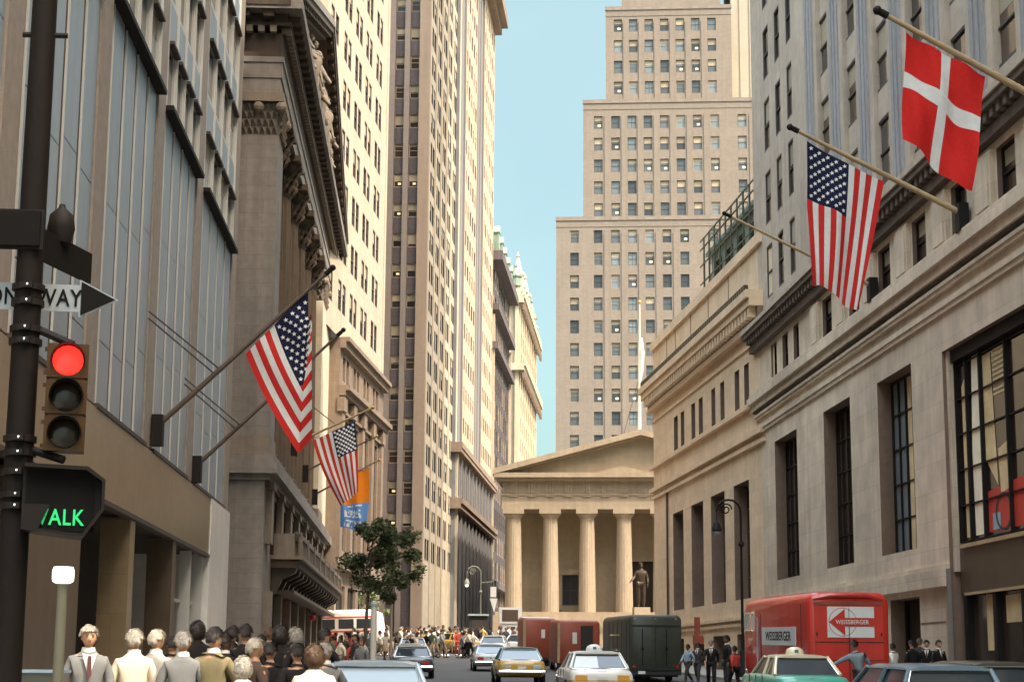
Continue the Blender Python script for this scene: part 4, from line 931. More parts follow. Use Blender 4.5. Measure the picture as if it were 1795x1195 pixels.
# ------------------------------------------------------------------ signal pole in the left foreground
def rot_part(mb, c, rz):
    m = Matrix.Translation(c) @ Matrix.Rotation(rz, 4, 'Z'); mb.v = [m @ v for v in mb.v]; return mb
def half_visor(mb, c, r, ln, th=.006):
    n = 14; vs = []
    for k in range(n+1):
        a = math.pi*(-.12+1.24*k/n); l = ln*(.35+.65*max(0, math.sin(min(max(a, 0), math.pi))))
        for rr in (r, r+th): vs += [(c[0]+rr*math.cos(a), c[1], c[2]+rr*math.sin(a)), (c[0]+rr*math.cos(a), c[1]-l, c[2]+rr*math.sin(a)-.01)]
    fs = []
    for k in range(n):
        i = k*4; j = i+4; fs += [(i, i+1, j+1, j), (i+2, j+2, j+3, i+3), (i+1, i+3, j+3, j+1), (i, j, j+2, i+2)]
    return mb.add(vs, fs)
def signals():
    D = 12.0; p0 = at(47, 560, D); X = p0.x
    t = thing('signal_pole', 'thick black traffic signal pole at the left edge with clamp bands', 'signal pole', (X, D, gz(D)))
    m = MB().use('iron_black'); m.tube([(X, D, gz(D)), (X, D, 3.3), (X, D, 6.9)], [.105, .095, .085], 16); m.lathe([(.2, 0), (.19, .5), (.13, .62)], (X, D, gz(D)), 12); m.build('pole', t, 40)
    for y in (505, 532, 578, 600, 770, 795, 828, 868, 888):
        z = at(47, y, D).z; m = MB().use('iron_black_plain'); m.lathe([(.105, -.022), (.112, -.02), (.112, .02), (.105, .022)], (X, D, z), 16); m.box(X-.02, X+.05, D-.135, D-.09, z-.02, z+.02); m.use('chrome').ball((X+.02, D-.135, z), .012, 6, 4); m.build('clamp_band', t)
    for (x0, y0, x1, y1) in ((55, 572, 128, 604), (55, 788, 112, 806)):
        a = at(x0, y0, D); b = at(x1, y1, D-.05); m = MB().use('iron_black_plain'); m.tube([a, b], .028, 8); m.build('signal_arm', t)
    z = at(70, 62, D).z; m = MB().use('iron_black_plain'); m.tube([(X-.14, D, z), (X+.17, D, z)], .02, 6); m.build('crossbar', t)
    # vehicle signal
    c = at(116, 697, D-.05); rz = R(10); s = thing('traffic_signal', 'three-lens traffic signal with its red lamp lit, hung beside the black pole', 'traffic light', c)
    def B(): return MB()
    zs = [.245, .0, -.25]
    m = B().use('signal_housing')
    for z in zs: m.box(-.135, .135, -.06, .13, z-.115, z+.115)
    m.box(-.12, .12, -.05, .12, -.36, .36)
    for z in zs:
        for dz in (-.08, .08): m.box(-.155, -.135, -.03, .0, z+dz-.012, z+dz+.012)
    rot_part(m, c, rz).build('housing', s)
    for z, mt in zip(zs, ('red_lens', 'lens_off', 'lens_off')):
        m = B().use(mt); m.ball((0, -.06, z), .102, 20, 8, (1, .25, 1)); rot_part(m, c, rz).build('lens', s, 60)
        m = B().use('iron_black_plain'); half_visor(m, (0, -.06, z), .108, .19 if z < .2 else .15); rot_part(m, c, rz).build('visor', s)
    # pedestrian signal
    c = at(112, 878, D-.05); rz = R(14); s = thing('pedestrian_signal', 'black pedestrian signal box with its green word WALK lit', 'walk signal', c)
    m = B().use('iron_black_plain'); m.prism([(-.27, -.20), (.13, -.245), (.255, -.06), (.255, .14), (.14, .225), (-.27, .235)], 1, -.02, .2); rot_part(m, c, rz).build('housing', s)
    m = B().use('iron_black_plain'); m.prism([(-.27, -.20), (.13, -.245), (.255, -.06), (.255, .14), (.14, .225), (-.27, .235), (-.27, .21), (.13, .2), (.235, .13), (.235, -.05), (.12, -.225), (-.27, -.18)], 1, -.13, -.02); m.prism([(-.27, -.2), (-.165, -.2), (-.09, -.03), (-.27, -.03)], 1, -.07, -.05); rot_part(m, c, rz).build('hood', s)
    m = B().use('sign_black'); m.box(-.25, .2, -.025, -.02, -.2, .2); rot_part(m, c, rz).build('face', s)
    me = text_mesh('WALK', .15, 'walk_green', .004, sx=.8); me.transform(Matrix.Rotation(rz, 4, 'Z')); link('lettering', me, s, Matrix.Rotation(rz, 3, 'Z') @ Vector((-.045, -.032, -.115)))
    # one way sign
    c = at(105, 522, D+.13); rz = R(6); s = thing('one_way_sign', 'pale arrow-tipped ONE WAY sign clamped across the black pole', 'street sign', c)
    m = B().use('sign_pale'); m.prism([(-.47, -.095), (.13, -.095), (.13, -.135), (.40, .0), (.13, .135), (.13, .095), (-.47, .095)], 1, 0, .012); rot_part(m, c, rz).build('panel', s)
    m = B().use('sign_black'); m.prism([(.142, -.118), (.375, 0), (.142, .118)], 1, -.006, -.001); rot_part(m, c, rz).build('arrow', s)
    me = text_mesh('ONE WAY', .165, 'sign_black', .003, sx=.78); me.transform(Matrix.Rotation(rz, 4, 'Z')); link('lettering', me, s, Matrix.Rotation(rz, 3, 'Z') @ Vector((-.17, -.005, -.005)))
    # street name plates (too dark to read) on one bracket
    c = at(36, 400, D-.12); s = thing('street_sign', 'dark unlit street name plate facing the camera high on the pole', 'street sign', c)
    m = B().use('sign_black'); m.box(-.2, .13, -.01, .02, -.12, .12); rot_part(m, c, 0).build('panel', s)
    m = B().use('iron_black_plain'); m.box(-.22, .15, .021, .04, -.14, .14); rot_part(m, c, 0).build('frame', s)
    a = at(72, 428, D); s = thing('street_sign', 'dark street name plate set edgewise along the street on the pole', 'street sign', a)
    m = B().use('sign_black'); e = Vector((.2, .75, 0)); n = Vector((.05, -.013, 0)); q = [a-n*.3, a+e-n*.3, a+e+n*.3, a-n*.3+n*.6]
    m.add([p+Vector((0, 0, z)) for z in (-.11, .11) for p in q], [(3, 2, 1, 0), (4, 5, 6, 7), (0, 1, 5, 4), (1, 2, 6, 5), (2, 3, 7, 6), (3, 0, 4, 7)]); m.build('panel', s)
    m = B().use('iron_black_plain'); c = at(107, 402, D+.3); m.lathe([(.03, -.12), (.075, -.1), (.1, .0), (.085, .1), (.03, .15), (.02, .18)], c, 10); m.build('finial', s, 40)
signals()
def low_lamp():
    D = 15.0; b = at(108, 1060, D); t = thing('pedestrian_lamp', 'short pale post with a glowing white box lamp on top, beside the grey-suited man', 'lamp post', (b.x, D, gz(D)))
    m = MB().use('post_grey'); top = at(114, 1024, D).z
    m.tube([(b.x, D, gz(D)+.1), (b.x, D, top)], [.05, .043], 12); m.build('post', t, 40)
    m = MB().use('globe_white'); z0, z1 = at(114, 1022, D).z, at(114, 993, D).z; m.lathe([(.06, 0), (.086, .015), (.092, .04), (.092, z1-z0-.03), (.08, z1-z0), (.04, z1-z0+.003)], (b.x, D, z0), 16); m.build('lamp', t, 40)
    m = MB().use('iron_black_plain'); m.lathe([(.07, 0), (.085, .004), (.03, .012)], (b.x, D, z1+.004), 16); m.build('cap', t)
    c = at(78, 1182, 18); t = thing('trash_box', 'low olive-green metal box with a bright blue lid edge near the bottom left corner', 'litter bin', (c.x, 18, gz(18)))
    m = MB().use('paint_olive'); m.box(c.x-.19, c.x+.19, 17.8, 18.3, gz(18)+.12, c.z+.02); m.build('body', t)
    m = MB().use('sky_blue'); m.box(c.x-.2, c.x+.2, 17.78, 18.32, c.z+.021, c.z+.05); m.build('lid', t)
low_lamp()
def street_lamp(x, top, D, lab, side=-1, s=1.0, mt='iron_black_plain'):
    b = at(x, 1000, D); zt = at(x, top, D).z; t = thing('street_lamp', lab, 'street lamp', (b.x, D, gz(D)))
    m = MB().use(mt); g = gz(D); pts = [(b.x, D, g+.1), (b.x, D, g+1.2), (b.x, D, zt-1.1)]
    m.tube(pts, [.12, .07, .05], 10); m.lathe([(.2, 0), (.2, .3), (.13, .4), (.15, 1.1), (.1, 1.2)], (b.x, D, g+.1), 10)
    m.lathe([(.09, 0), (.15, .1), (.09, .25)], (b.x, D, zt-2.2), 10); m.build('post', t, 40)
    r = .55*s; c = (b.x+side*r, zt-.75)
    m = MB().use(mt); arc = [(b.x, D, zt-1.2)]+[(c[0]-side*r*math.cos(a*math.pi/10), D, c[1]+r*math.sin(a*math.pi/10)+.1) for a in range(11)]
    for k in range(16): a = k*math.pi/8; rr = r*.42*(1-k*.045); arc2 = (c[0]+side*.05-side*rr*math.cos(a+math.pi), D, c[1]+.12+rr*math.sin(a)) ; 
    m.tube(arc, .05, 8)
    sp = [(c[0]+side*.12+r*.5*(1-k/30)*math.cos(k*.42), D, c[1]+.22+r*.5*(1-k/30)*math.sin(k*.42)) for k in range(24)]
    m.tube(sp, .035, 6); m.build('crook', t, 40)
    lx = c[0]+side*r; m = MB().use(mt); m.tube([(lx, D, c[1]+.1), (lx, D, c[1]-.35)], .025, 6); m.lathe([(.04, 0), (.12, -.08), (.2, -.28), (.24, -.42), (.2, -.46)][::-1], (lx, D, c[1]-.3), 12); m.use('globe_white' if mt != 'iron_black_plain' else 'sign_pale').ball((lx, D, c[1]-.82), .15, 10, 6); m.build('lantern', t, 40)
    return t
street_lamp(1300, 872, 79, 'black crook-topped lamp in front of the slit windows of the low bank', -1, 1.0)
lp = street_lamp(843, 990, 140, 'pale crook-topped lamp with a small signal, left of the temple columns', -1, 1.0, 'post_grey')
b_ = at(843, 1030, 140); m = MB().use('post_grey'); m.tube([(b_.x, 140, b_.z+.4), (b_.x+1, 140, b_.z+.5), (b_.x+1, 140, b_.z+.1)], .05, 6); m.use('sign_white').box(b_.x+.75, b_.x+1.2, 139.85, 140.1, b_.z-.7, b_.z+.1); m.use('sign_white').prism([(b_.x+.7, b_.z-.8), (b_.x+1.3, b_.z-.8), (b_.x+1.05, b_.z-1.9)], 1, 139.9, 140); m.build('signal', lp)
# white notice stand in front of the temple
c = at(895, 1065, 150); t = thing('notice_stand', 'tall white notice stand with a dark panel at the left foot of the temple', 'notice board', (c.x, 150, gz(150)))
m = MB().use('sign_white'); zt = at(895, 1064, 150).z; m.box(c.x-.95, c.x+.95, 149.8, 150.9, zt-1.35, zt); m.box(c.x-.75, c.x+.85, 149.9, 150.8, gz(150), zt-1.35); m.build('body', t)
m = MB().use('bronze_shade_brown'); m.box(c.x-.72, c.x+.62, 149.77, 149.8, zt-1.15, zt-.2); m.build('panel', t); m = MB().use('bronze_shade_brown'); m.box(c.x-.35, c.x+.2, 149.86, 149.9, zt-3.1, zt-1.6); m.build('lower_panel', t)
# dark kiosk
c = at(838, 1090, 138); t = thing('kiosk', 'small dark kiosk with a pale roof edge in the middle of the far crossing', 'kiosk', (c.x, 138, gz(138)))
m = MB().use('truck_dark'); m.box(c.x-.7, c.x+.7, 137.4, 139, gz(138), at(838, 1079, 138).z); m.build('body', t); zt = at(838, 1079, 138).z
m = MB().use('sign_pale'); m.box(c.x-.8, c.x+.8, 137.2, 139.1, zt+.002, zt+.14); m.build('roof', t); m = MB().use('interior_dark'); m.box(c.x-.5, c.x+.5, 137.36, 137.4, zt-1.1, zt-.3); m.build('hatch', t)
# pillar post
c = at(655, 1100, 45); t = thing('bollard_post', 'single pale concrete post standing on the kerb behind the blue-grey car', 'post', (c.x, 45, gz(45)))
m = MB().use('pole_white'); m.tube([(c.x, 45, gz(45)), (c.x, 45, at(655, 1062, 45).z)], [.085, .075], 12); m.build('post', t, 40); m = MB().use('sign_pale'); m.lathe([(.095, 0), (.095, .06), (.07, .12), (.02, .14)], (c.x, 45, at(655, 1062, 45).z), 12); m.build('cap', t)
# red sign between the dark truck and the bank
c = at(1222, 1098, 78); t = thing('street_sign', 'narrow dark red sign on a post between the olive truck and the red truck', 'street sign', (c.x, 78, gz(78)))
m = MB().use('truck_maroon'); m.box(c.x-.13, c.x+.13, 77.98, 78.02, c.z-.35, c.z+.42); m.prism([(c.x-.2, c.z-.36), (c.x+.25, c.z-.36), (c.x+.3, c.z-.75), (c.x-.2, c.z-.75)], 1, 77.98, 78.02); m.build('panel', t)
m = MB().use('iron_black_plain'); m.tube([(c.x, 78.06, gz(78)), (c.x, 78.06, c.z+.3)], .035, 6); m.build('post', t)
# glowing lamps under the exchange balcony
for (x, y, D, mt, lab) in ((487, 1085, 84, 'red_glow', 'glowing orange-red lamp under the near end of the exchange balcony'), (548, 1082, 100, 'stripe_red', 'dull red lamp near the far end of the exchange balcony')):
    c = at(x, y, D); t = thing('wall_lamp', lab, 'lamp', c); m = MB().use(mt); m.ball(c, .17, 10, 8); m.build('globe', t, 40)
    m = MB().use('iron_black_plain'); m.tube([(c.x, D, c.z+.15), (c.x-.25, D, c.z+.45), (c.x-.9, D, c.z+.45)], .03, 6); m.build('bracket', t)
    if mt == 'red_glow': m = MB().use('red_glow_core'); m.ball((c.x, c.y-.12, c.z), .09, 8, 6); m.build('bulb', t)
# statue
def _unused():
    pass

# ------------------------------------------------------------------ trees
def tree(name, lab, x, yb, yt, D, cx0, cx1, cyb, cyt, leafm, bark, n, seed, size=.14, group=None):
    rnd = random.Random(seed); b = at(x, 1000, D); g = gz(D)+.1; t = thing(name, lab, 'tree', (b.x, D, g), 0, group)
    xl, xr = at(cx0, cyt, D).x, at(cx1, cyt, D).x; zb, zt = at(x, cyb, D).z, at(x, cyt, D).z
    C = Vector(((xl+xr)/2, D, (zb+zt)/2)); rx, rz = (xr-xl)/2, (zt-zb)/2; ry = rx*.9
    m = MB().use(bark); top = Vector((C.x*.6+b.x*.4, D, C.z+rz*.5))
    m.tube([(b.x, D, g-.1), (b.x+.03, D, g+(top.z-g)*.45), top], [.09, .07, .025], 8)
    cl = []
    for i in range(24):
        a = rnd.uniform(0, 2*math.pi); el = rnd.uniform(-1.1, 1.1); rr = rnd.uniform(.35, 1.12)
        q = C+Vector((rx*rr*math.cos(a)*math.cos(el), ry*rr*math.sin(a)*math.cos(el), rz*rr*math.sin(el)))
        st = Vector((b.x, D, max(zb-.4*rz, min(q.z-.3*rz, top.z-.1)))); st.z = max(st.z, g+1); mid = st.lerp(q, .5)+Vector((0, 0, .12)); m.tube([st, mid, q], [.035, .025, .01], 5, False); cl.append((q, rnd.uniform(.14, .42)*min(rx, rz)))
    m.build('trunk', t, 50)
    lf = MB().use(leafm)
    for i in range(n):
        q, r = rnd.choice(cl); d = Vector((rnd.gauss(0, 1), rnd.gauss(0, 1), rnd.gauss(0, .8))).normalized()*r*rnd.random()**.45
        p = q+d; u = Vector((rnd.gauss(0, 1), rnd.gauss(0, 1), rnd.gauss(0, .6))).normalized(); v = u.cross(Vector((rnd.gauss(0, 1), rnd.gauss(0, 1), rnd.gauss(0, 1)))).normalized(); s = size*rnd.uniform(.6, 1.2)
        lf.add([p-u*s, p+v*s*.5, p+u*s, p-v*s*.5], [(0, 1, 2, 3)])
    lf.build('crown', t)
tree('young_tree', 'dark-leaved young street tree with a thin black trunk, nearest on the left pavement', 643, 1140, 900, 80, 604, 716, 1056, 902, 'leaf_dark', 'bark', 6000, 1, .105)
tree('young_tree', 'tree with a pale sunlit trunk just right of the darkest tree', 687, 1090, 900, 100, 655, 742, 1035, 912, 'leaf_mid', 'bark_sunlit', 3200, 2, .115)
tree('small_tree', 'low pale sunlit tree behind the white and red truck', 628, 1120, 1040, 132, 578, 690, 1098, 1040, 'leaf_sunlit', 'bark_sunlit', 2800, 3, .13)
# ------------------------------------------------------------------ people
def grow(nodes, edges, lv=1, remesh=0, extra=None):
    me = bpy.data.meshes.new('figure'); me.from_pydata([n[0] for n in nodes], edges, [])
    ob = bpy.data.objects.new('figure', me); COL.objects.link(ob)
    ob.modifiers.new('s', 'SKIN').use_smooth_shade = True
    for i, n in enumerate(nodes): me.skin_vertices[0].data[i].radius = n[1] if isinstance(n[1], tuple) else (n[1], n[1]); me.skin_vertices[0].data[i].use_root = (i == 0)
    sb = ob.modifiers.new('d', 'SUBSURF'); sb.levels = lv; sb.render_levels = lv
    out = bpy.data.meshes.new_from_object(ob.evaluated_get(bpy.context.evaluated_depsgraph_get()))
    bpy.data.objects.remove(ob)
    if extra:
        bm = bmesh.new(); bm.from_mesh(out)
        for e in extra: bm.from_mesh(e)
        bm.to_mesh(out); bm.free()
    if remesh:
        ob = bpy.data.objects.new('figure', out); COL.objects.link(ob); r = ob.modifiers.new('r', 'REMESH'); r.mode = 'VOXEL'; r.voxel_size = remesh; r.use_smooth_shade = True
        sm = ob.modifiers.new('m', 'SMOOTH'); sm.factor = .5; sm.iterations = 2
        o2 = bpy.data.meshes.new_from_object(ob.evaluated_get(bpy.context.evaluated_depsgraph_get())); bpy.data.objects.remove(ob); out = o2
    out.materials.clear(); out.polygons.foreach_set('use_smooth', [True]*len(out.polygons)); return out
HC = Vector((0, .012, 1.625))
def head_pt(a, e, k=1.0):
    x, y, z = math.cos(e)*math.cos(a), math.cos(e)*math.sin(a), math.sin(e)
    sx, sy, sz = .077, .098, .118
    if z < 0: sx *= 1-.32*(-z)**1.5; sy *= 1-.15*(-z); y += .10*(-z)*(1 if y > -.3 else 0)
    return HC+Vector((x*sx, y*sy, z*sz))*k
def head_mesh():
    n, m = 20, 14; vs = [head_pt(2*math.pi*i/n, -math.pi/2+math.pi*j/m) for j in range(m+1) for i in range(n)]
    fs = [(j*n+i, j*n+(i+1) % n, (j+1)*n+(i+1) % n, (j+1)*n+i) for j in range(m) for i in range(n)]
    def tet(a): b = len(vs); vs.extend(HC+Vector(p) for p in a); fs.extend([(b, b+1, b+2), (b, b+2, b+3), (b, b+3, b+1), (b+1, b+3, b+2)])
    tet([(0, .124, -.028), (-.018, .09, -.04), (.018, .09, -.04), (0, .092, .02)])
    for s in (-1, 1):
        b = len(vs); vs.extend(HC+Vector(p) for p in [(s*.07, .0, .02), (s*.092, -.018, .03), (s*.09, -.012, -.03), (s*.068, .004, -.03), (s*.07, -.03, .0)]); fs.extend([(b, b+1, b+2, b+3), (b, b+4, b+1), (b+1, b+4, b+2), (b+2, b+4, b+3)])
    me = bpy.data.meshes.new('head'); me.from_pydata(vs, [], fs); return me
def hair_mesh(long=0):
    n, m = 24, 16; vs = []; fs = []; ok = {}
    for j in range(m+1):
        for i in range(n):
            a = 2*math.pi*i/n; e = -math.pi/2+math.pi*j/m; p = head_pt(a, e, 1.0); d = (p-HC).normalized(); wob = .004*math.sin(a*9+e*7)+.003*math.sin(a*17-e*11)+.006*max(0, d.z)+.0035*math.sin(a*31+e*23)*math.sin(e*29)
            y, z = d.y, d.z; keep = z > (.48+.12*abs(math.sin(a*3)) if y > .45 else (.02 if y > .05 else ((.12 if abs(d.x) > .8 else -.40) if not long else -.42-long)))
            if long and y < .1 and z < 0: wob += .02
            ok[len(vs)] = keep; vs.append(HC+(p-HC)*1.0+d*(.013+wob))
    for j in range(m):
        for i in range(n):
            f = (j*n+i, j*n+(i+1) % n, (j+1)*n+(i+1) % n, (j+1)*n+i)
            if all(ok[v] for v in f): fs.append(f)
    me = bpy.data.meshes.new('hair'); me.from_pydata(vs, [], fs); bm = bmesh.new(); bm.from_mesh(me); bmesh.ops.delete(bm, geom=[v for v in bm.verts if not v.link_faces], context='VERTS')
    cap = [(f.calc_center_median(), f.normal.copy(), f.calc_area()) for f in bm.faces]
    bmesh.ops.solidify(bm, geom=bm.faces[:], thickness=.012); rh = random.Random(3)
    for k in range(1100):
        c, nn, ar = rh.choices(cap, weights=[q[2] for q in cap])[0]; nn = (c-HC).normalized(); dn = Vector((rh.gauss(0, .35), rh.gauss(-.25, .3), -1)); dn = (dn-nn*dn.dot(nn)); dn.normalize(); sd_ = nn.cross(dn)
        p = c+Vector((rh.gauss(0, .006), rh.gauss(0, .006), rh.gauss(0, .006)))+nn*.003; L = rh.uniform(.03, .06); w_ = rh.uniform(.0025, .005)
        vs_ = [bm.verts.new(q) for q in (p-sd_*w_-dn*L*.4, p+sd_*w_-dn*L*.4, p+sd_*w_*.8+dn*L*.5+nn*.003, p-sd_*w_*.8+dn*L*.5+nn*.006)]; bm.faces.new(vs_)
    bm.to_mesh(me); bm.free(); me.polygons.foreach_set('use_smooth', [True]*len(me.polygons)); me.materials.append(M('hair_dark')); uvz(me); return me
def uvz(me):
    if not me.uv_layers: me.uv_layers.new(name='UVMap')
    uv = me.uv_layers[0].data
    for l in me.loops: c = me.vertices[l.vertex_index].co; uv[l.index].uv = (c.x+c.y*.7, c.z)
def pose_joints(p):
    J = dict(pel=(0, 0, .96), sp=(0, 0, 1.14), ch=(0, -.01, 1.34), nk=(0, 0, 1.47), hb=(0, .005, 1.56))
    for s, k in ((-1, 'l'), (1, 'r')):
        J['sh'+k] = (s*.185, -.01, 1.415); J['hp'+k] = (s*.095, 0, .92)
        J['el'+k] = (s*.245, -.02, 1.14); J['wr'+k] = (s*.255, .05, .90); J['kn'+k] = (s*.10, .015, .50); J['an'+k] = (s*.10, -.02, .09); J['to'+k] = (s*.115, .13, .04)
    if p == 'walk':
        J.update(knl=(-.10, .2, .55), anl=(-.10, .24, .11), tol=(-.11, .38, .09), knr=(.10, -.02, .52), anr=(.10, -.32, .16), tor=(.11, -.22, .05), ell=(-.25, -.14, 1.17), wrl=(-.24, -.14, .92), elr=(.25, .10, 1.16), wrr=(.22, .26, .98))
    if p == 'reach':
        J.update(sp=(-.03, .02, 1.14), ch=(-.08, .05, 1.33), nk=(-.10, .07, 1.45), hb=(-.11, .08, 1.54), shl=(-.27, .05, 1.37), shr=(.08, .03, 1.42), ell=(-.50, .12, 1.20), wrl=(-.76, .18, 1.06), elr=(.24, .02, 1.20), wrr=(.30, .12, 1.02))
    if p == 'statue':
        J.update(wrr=(.40, .26, 1.0), elr=(.27, .05, 1.15))
    return {k: Vector(v) for k, v in J.items()}
def crease(me, amp):
    from mathutils import noise
    me.update(); ns = [q.vector.copy() for q in me.vertex_normals]
    for q, nn in zip(me.vertices, ns):
        c = q.co; q.co = c+nn*amp*(noise.noise(Vector((c.x*7, c.y*7, c.z*3.2+3)))+.6*noise.noise(Vector((c.x*17+c.z*6, c.y*17, c.z*9))))
    return me
def make_figure(p):
    J = pose_joints(p); N = []; E = []; ix = {}
    def nd(k, r, par=None, pos=None): ix[k] = len(N); N.append((tuple(pos if pos is not None else J[k]), r)); (E.append((ix[par], ix[k])) if par else None)
    nd('pel', (.15, .105)); nd('sp', (.135, .095), 'pel'); nd('ch', (.150, .10), 'sp'); nd('nk', (.062, .062), 'ch'); nd('hb', (.058, .06), 'nk')
    for k in 'lr':
        nd('sh'+k, .058, 'ch', J['sh'+k]+Vector((0, 0, -.035))); nd('el'+k, .044, 'sh'+k); nd('wr'+k, .029, 'el'+k)
        d = (J['wr'+k]-J['el'+k]).normalized(); s = -1 if k == 'l' else 1
        side = Vector((0, 1, 0)); side = (side-d*side.dot(d)).normalized(); palm = J['wr'+k]+d*.075
        nd('pm'+k, (.036, .022), 'wr'+k, palm)
        for fi in range(4):
            off = side*(.030-.020*fi); L = (.070, .080, .074, .058)[fi]; b0 = palm+off*.8+d*.02; cur = Vector((-s, 0, 0))*.35
            nd(f'f{k}{fi}a', .0095, 'pm'+k, b0+d*L*.35); nd(f'f{k}{fi}b', .0085, f'f{k}{fi}a', b0+d*L*.7+cur*L*.25); nd(f'f{k}{fi}c', .0075, f'f{k}{fi}b', b0+d*L*.92+cur*L*.6)
        nd(f't{k}a', .0115, 'pm'+k, palm-d*.03+side*.042); nd(f't{k}b', .0095, f't{k}a', palm+d*.01+side*.058+Vector((-s*.012, 0, 0)))
        nd('hp'+k, .098, 'pel'); nd('kn'+k, .064, 'hp'+k); nd('an'+k, .042, 'kn'+k); nd('to'+k, (.042, .03), 'an'+k)
    hd = head_mesh(); off = (J['hb']-Vector((0, .005, 1.56))); hd.transform(Matrix.Translation(off))
    body = grow(N, E, 1, .0095, [hd])
    # face: eyes, brows and mouth joined to the body mesh
    bm = bmesh.new(); bm.from_mesh(body); nf = len(bm.faces); fm = MB().use('eye_dark')
    for s in (-1, 1): fm.ball((s*.031, .102, 1.640), .011, 8, 5, (1.3, .6, .75)); fm.box(s*.031-.019, s*.031+.019, .100, .108, 1.659, 1.665)
    fm.use('lips').box(-.024, .024, .094, .107, 1.566, 1.576); fmesh = fm.mesh('face'); fmesh.transform(Matrix.Translation(off)); 
    for q in fmesh.polygons: q.material_index += 1
    bm.from_mesh(fmesh); bm.to_mesh(body); bm.free()
    for n in ('skin', 'eye_dark', 'lips'): body.materials.append(M(n))
    uvz(body)
    # clothes
    N = []; E = []; ix.clear()
    nd('pel', (.178, .13), None, J['pel']-Vector((0, 0, .12))); nd('sp', (.172, .128), 'pel'); nd('ch', (.205, .15), 'sp'); nd('c2', (.155, .122), 'ch', J['ch'].lerp(J['nk'], .5)); nd('c3', (.098, .092), 'c2', J['ch'].lerp(J['nk'], .92)); nd('c4', (.08, .078), 'c3', J['ch'].lerp(J['nk'], 1.22))
    for k in 'lr': nd('sh'+k, .08, 'ch', Vector((J['sh'+k].x*.96, J['sh'+k].y, J['sh'+k].z-.045))); nd('el'+k, .06, 'sh'+k); nd('wr'+k, .047, 'el'+k, J['el'+k].lerp(J['wr'+k], .93))
    jacket = crease(grow(N, E, 2), .010); jacket.materials.append(M('suit_dark')); uvz(jacket)
    N = []; E = []; ix.clear(); nd('pel', (.155, .112))
    for k in 'lr': nd('hp'+k, .108, 'pel'); nd('kn'+k, .082, 'hp'+k); nd('an'+k, .066, 'kn'+k, J['an'+k]+Vector((0, 0, .0)))
    trousers = crease(grow(N, E, 2), .006); trousers.materials.append(M('suit_dark')); uvz(trousers)
    sh = MB().use('shoe')
    for k in 'lr':
        a, t_ = J['an'+k], J['to'+k]; sh.tube([a+Vector((0, -.06, -.04)), a+Vector((0, 0, -.035)), t_+Vector((0, 0, .0)), t_+Vector((0, .035, -.005))], [.034, .047, .042, .022], 8)
    shoes = sh.mesh('shoes', (0, 0, 0), 60)
    cl = MB().use('shirt_white'); nk = J['nk']; cl.tube([nk+Vector((0, -.004, -.01)), nk+Vector((0, .002, .05))], [.082, .07], 14, False); collar = cl.mesh('collar', (0, 0, 0), 60)
    sk = MB().use('suit_dark'); sk.lathe([(.15, 0), (.19, -.12), (.235, -.42), (.22, -.43)][::-1], J['pel']+Vector((0, 0, .04)), 16); skirt = sk.mesh('skirt', (0, 0, 0), 60)
    sf = MB().use('shirt_white'); c = J['ch']; sf.add([(-.075, .125, 1.45), (.075, .125, 1.45), (.055, .145, 1.36), (0, .152, 1.16), (-.055, .145, 1.36), (0, .142, 1.43), (0, .158, 1.32)], [(0, 5, 6, 4), (5, 1, 2, 6), (4, 6, 3), (6, 2, 3)]); sf.use('tie').prism([(-.018, 1.42), (.018, 1.42), (.026, 1.2), (0, 1.16), (-.026, 1.2)], 1, .158, .168)
    front = sf.mesh('shirt_front', (0, 0, 0))
    hair = hair_mesh(0); hair.transform(Matrix.Translation(off)); hl = hair_mesh(.45); hl.transform(Matrix.Translation(off))
    return dict(body=body, jacket=jacket, trousers=trousers, shoes=shoes, collar=collar, skirt=skirt, shirt_front=front, hair=hair, hairlong=hl)
FIG = {p: make_figure(p) for p in ('stand', 'walk', 'reach', 'statue')}
def person(pose, X, Y, z, h, rz, label, jac, tro, hair='hair_dark', skin='skin', extra=(), group=None, long=False, dress=False, wide=1.0):
    F = FIG[pose]; t = thing('person', label, 'person', (X, Y, z), rz, group); s = h/1.745; t.scale = (s*wide, s*wide, s)
    def part(n, key, mt):
        o = link(n, F[key], t)
        if mt: o.material_slots[0].link = 'OBJECT'; o.material_slots[0].material = M(mt)
        return o
    part('body', 'body', skin); part('hair', 'hairlong' if long else 'hair', hair); part('jacket', 'jacket', jac)
    if dress: part('skirt', 'skirt', tro)
    else: part('trousers', 'trousers', tro)
    part('shoes', 'shoes', None)
    for e in extra: part(e, e, None)
    return t
def at_px(x, ytop, D, **k):
    p = at(x, ytop, D); g = gz(D)+(.13 if (p.x < -2.2 or p.x > 14) else 0); return p.x, D, g, p.z-g
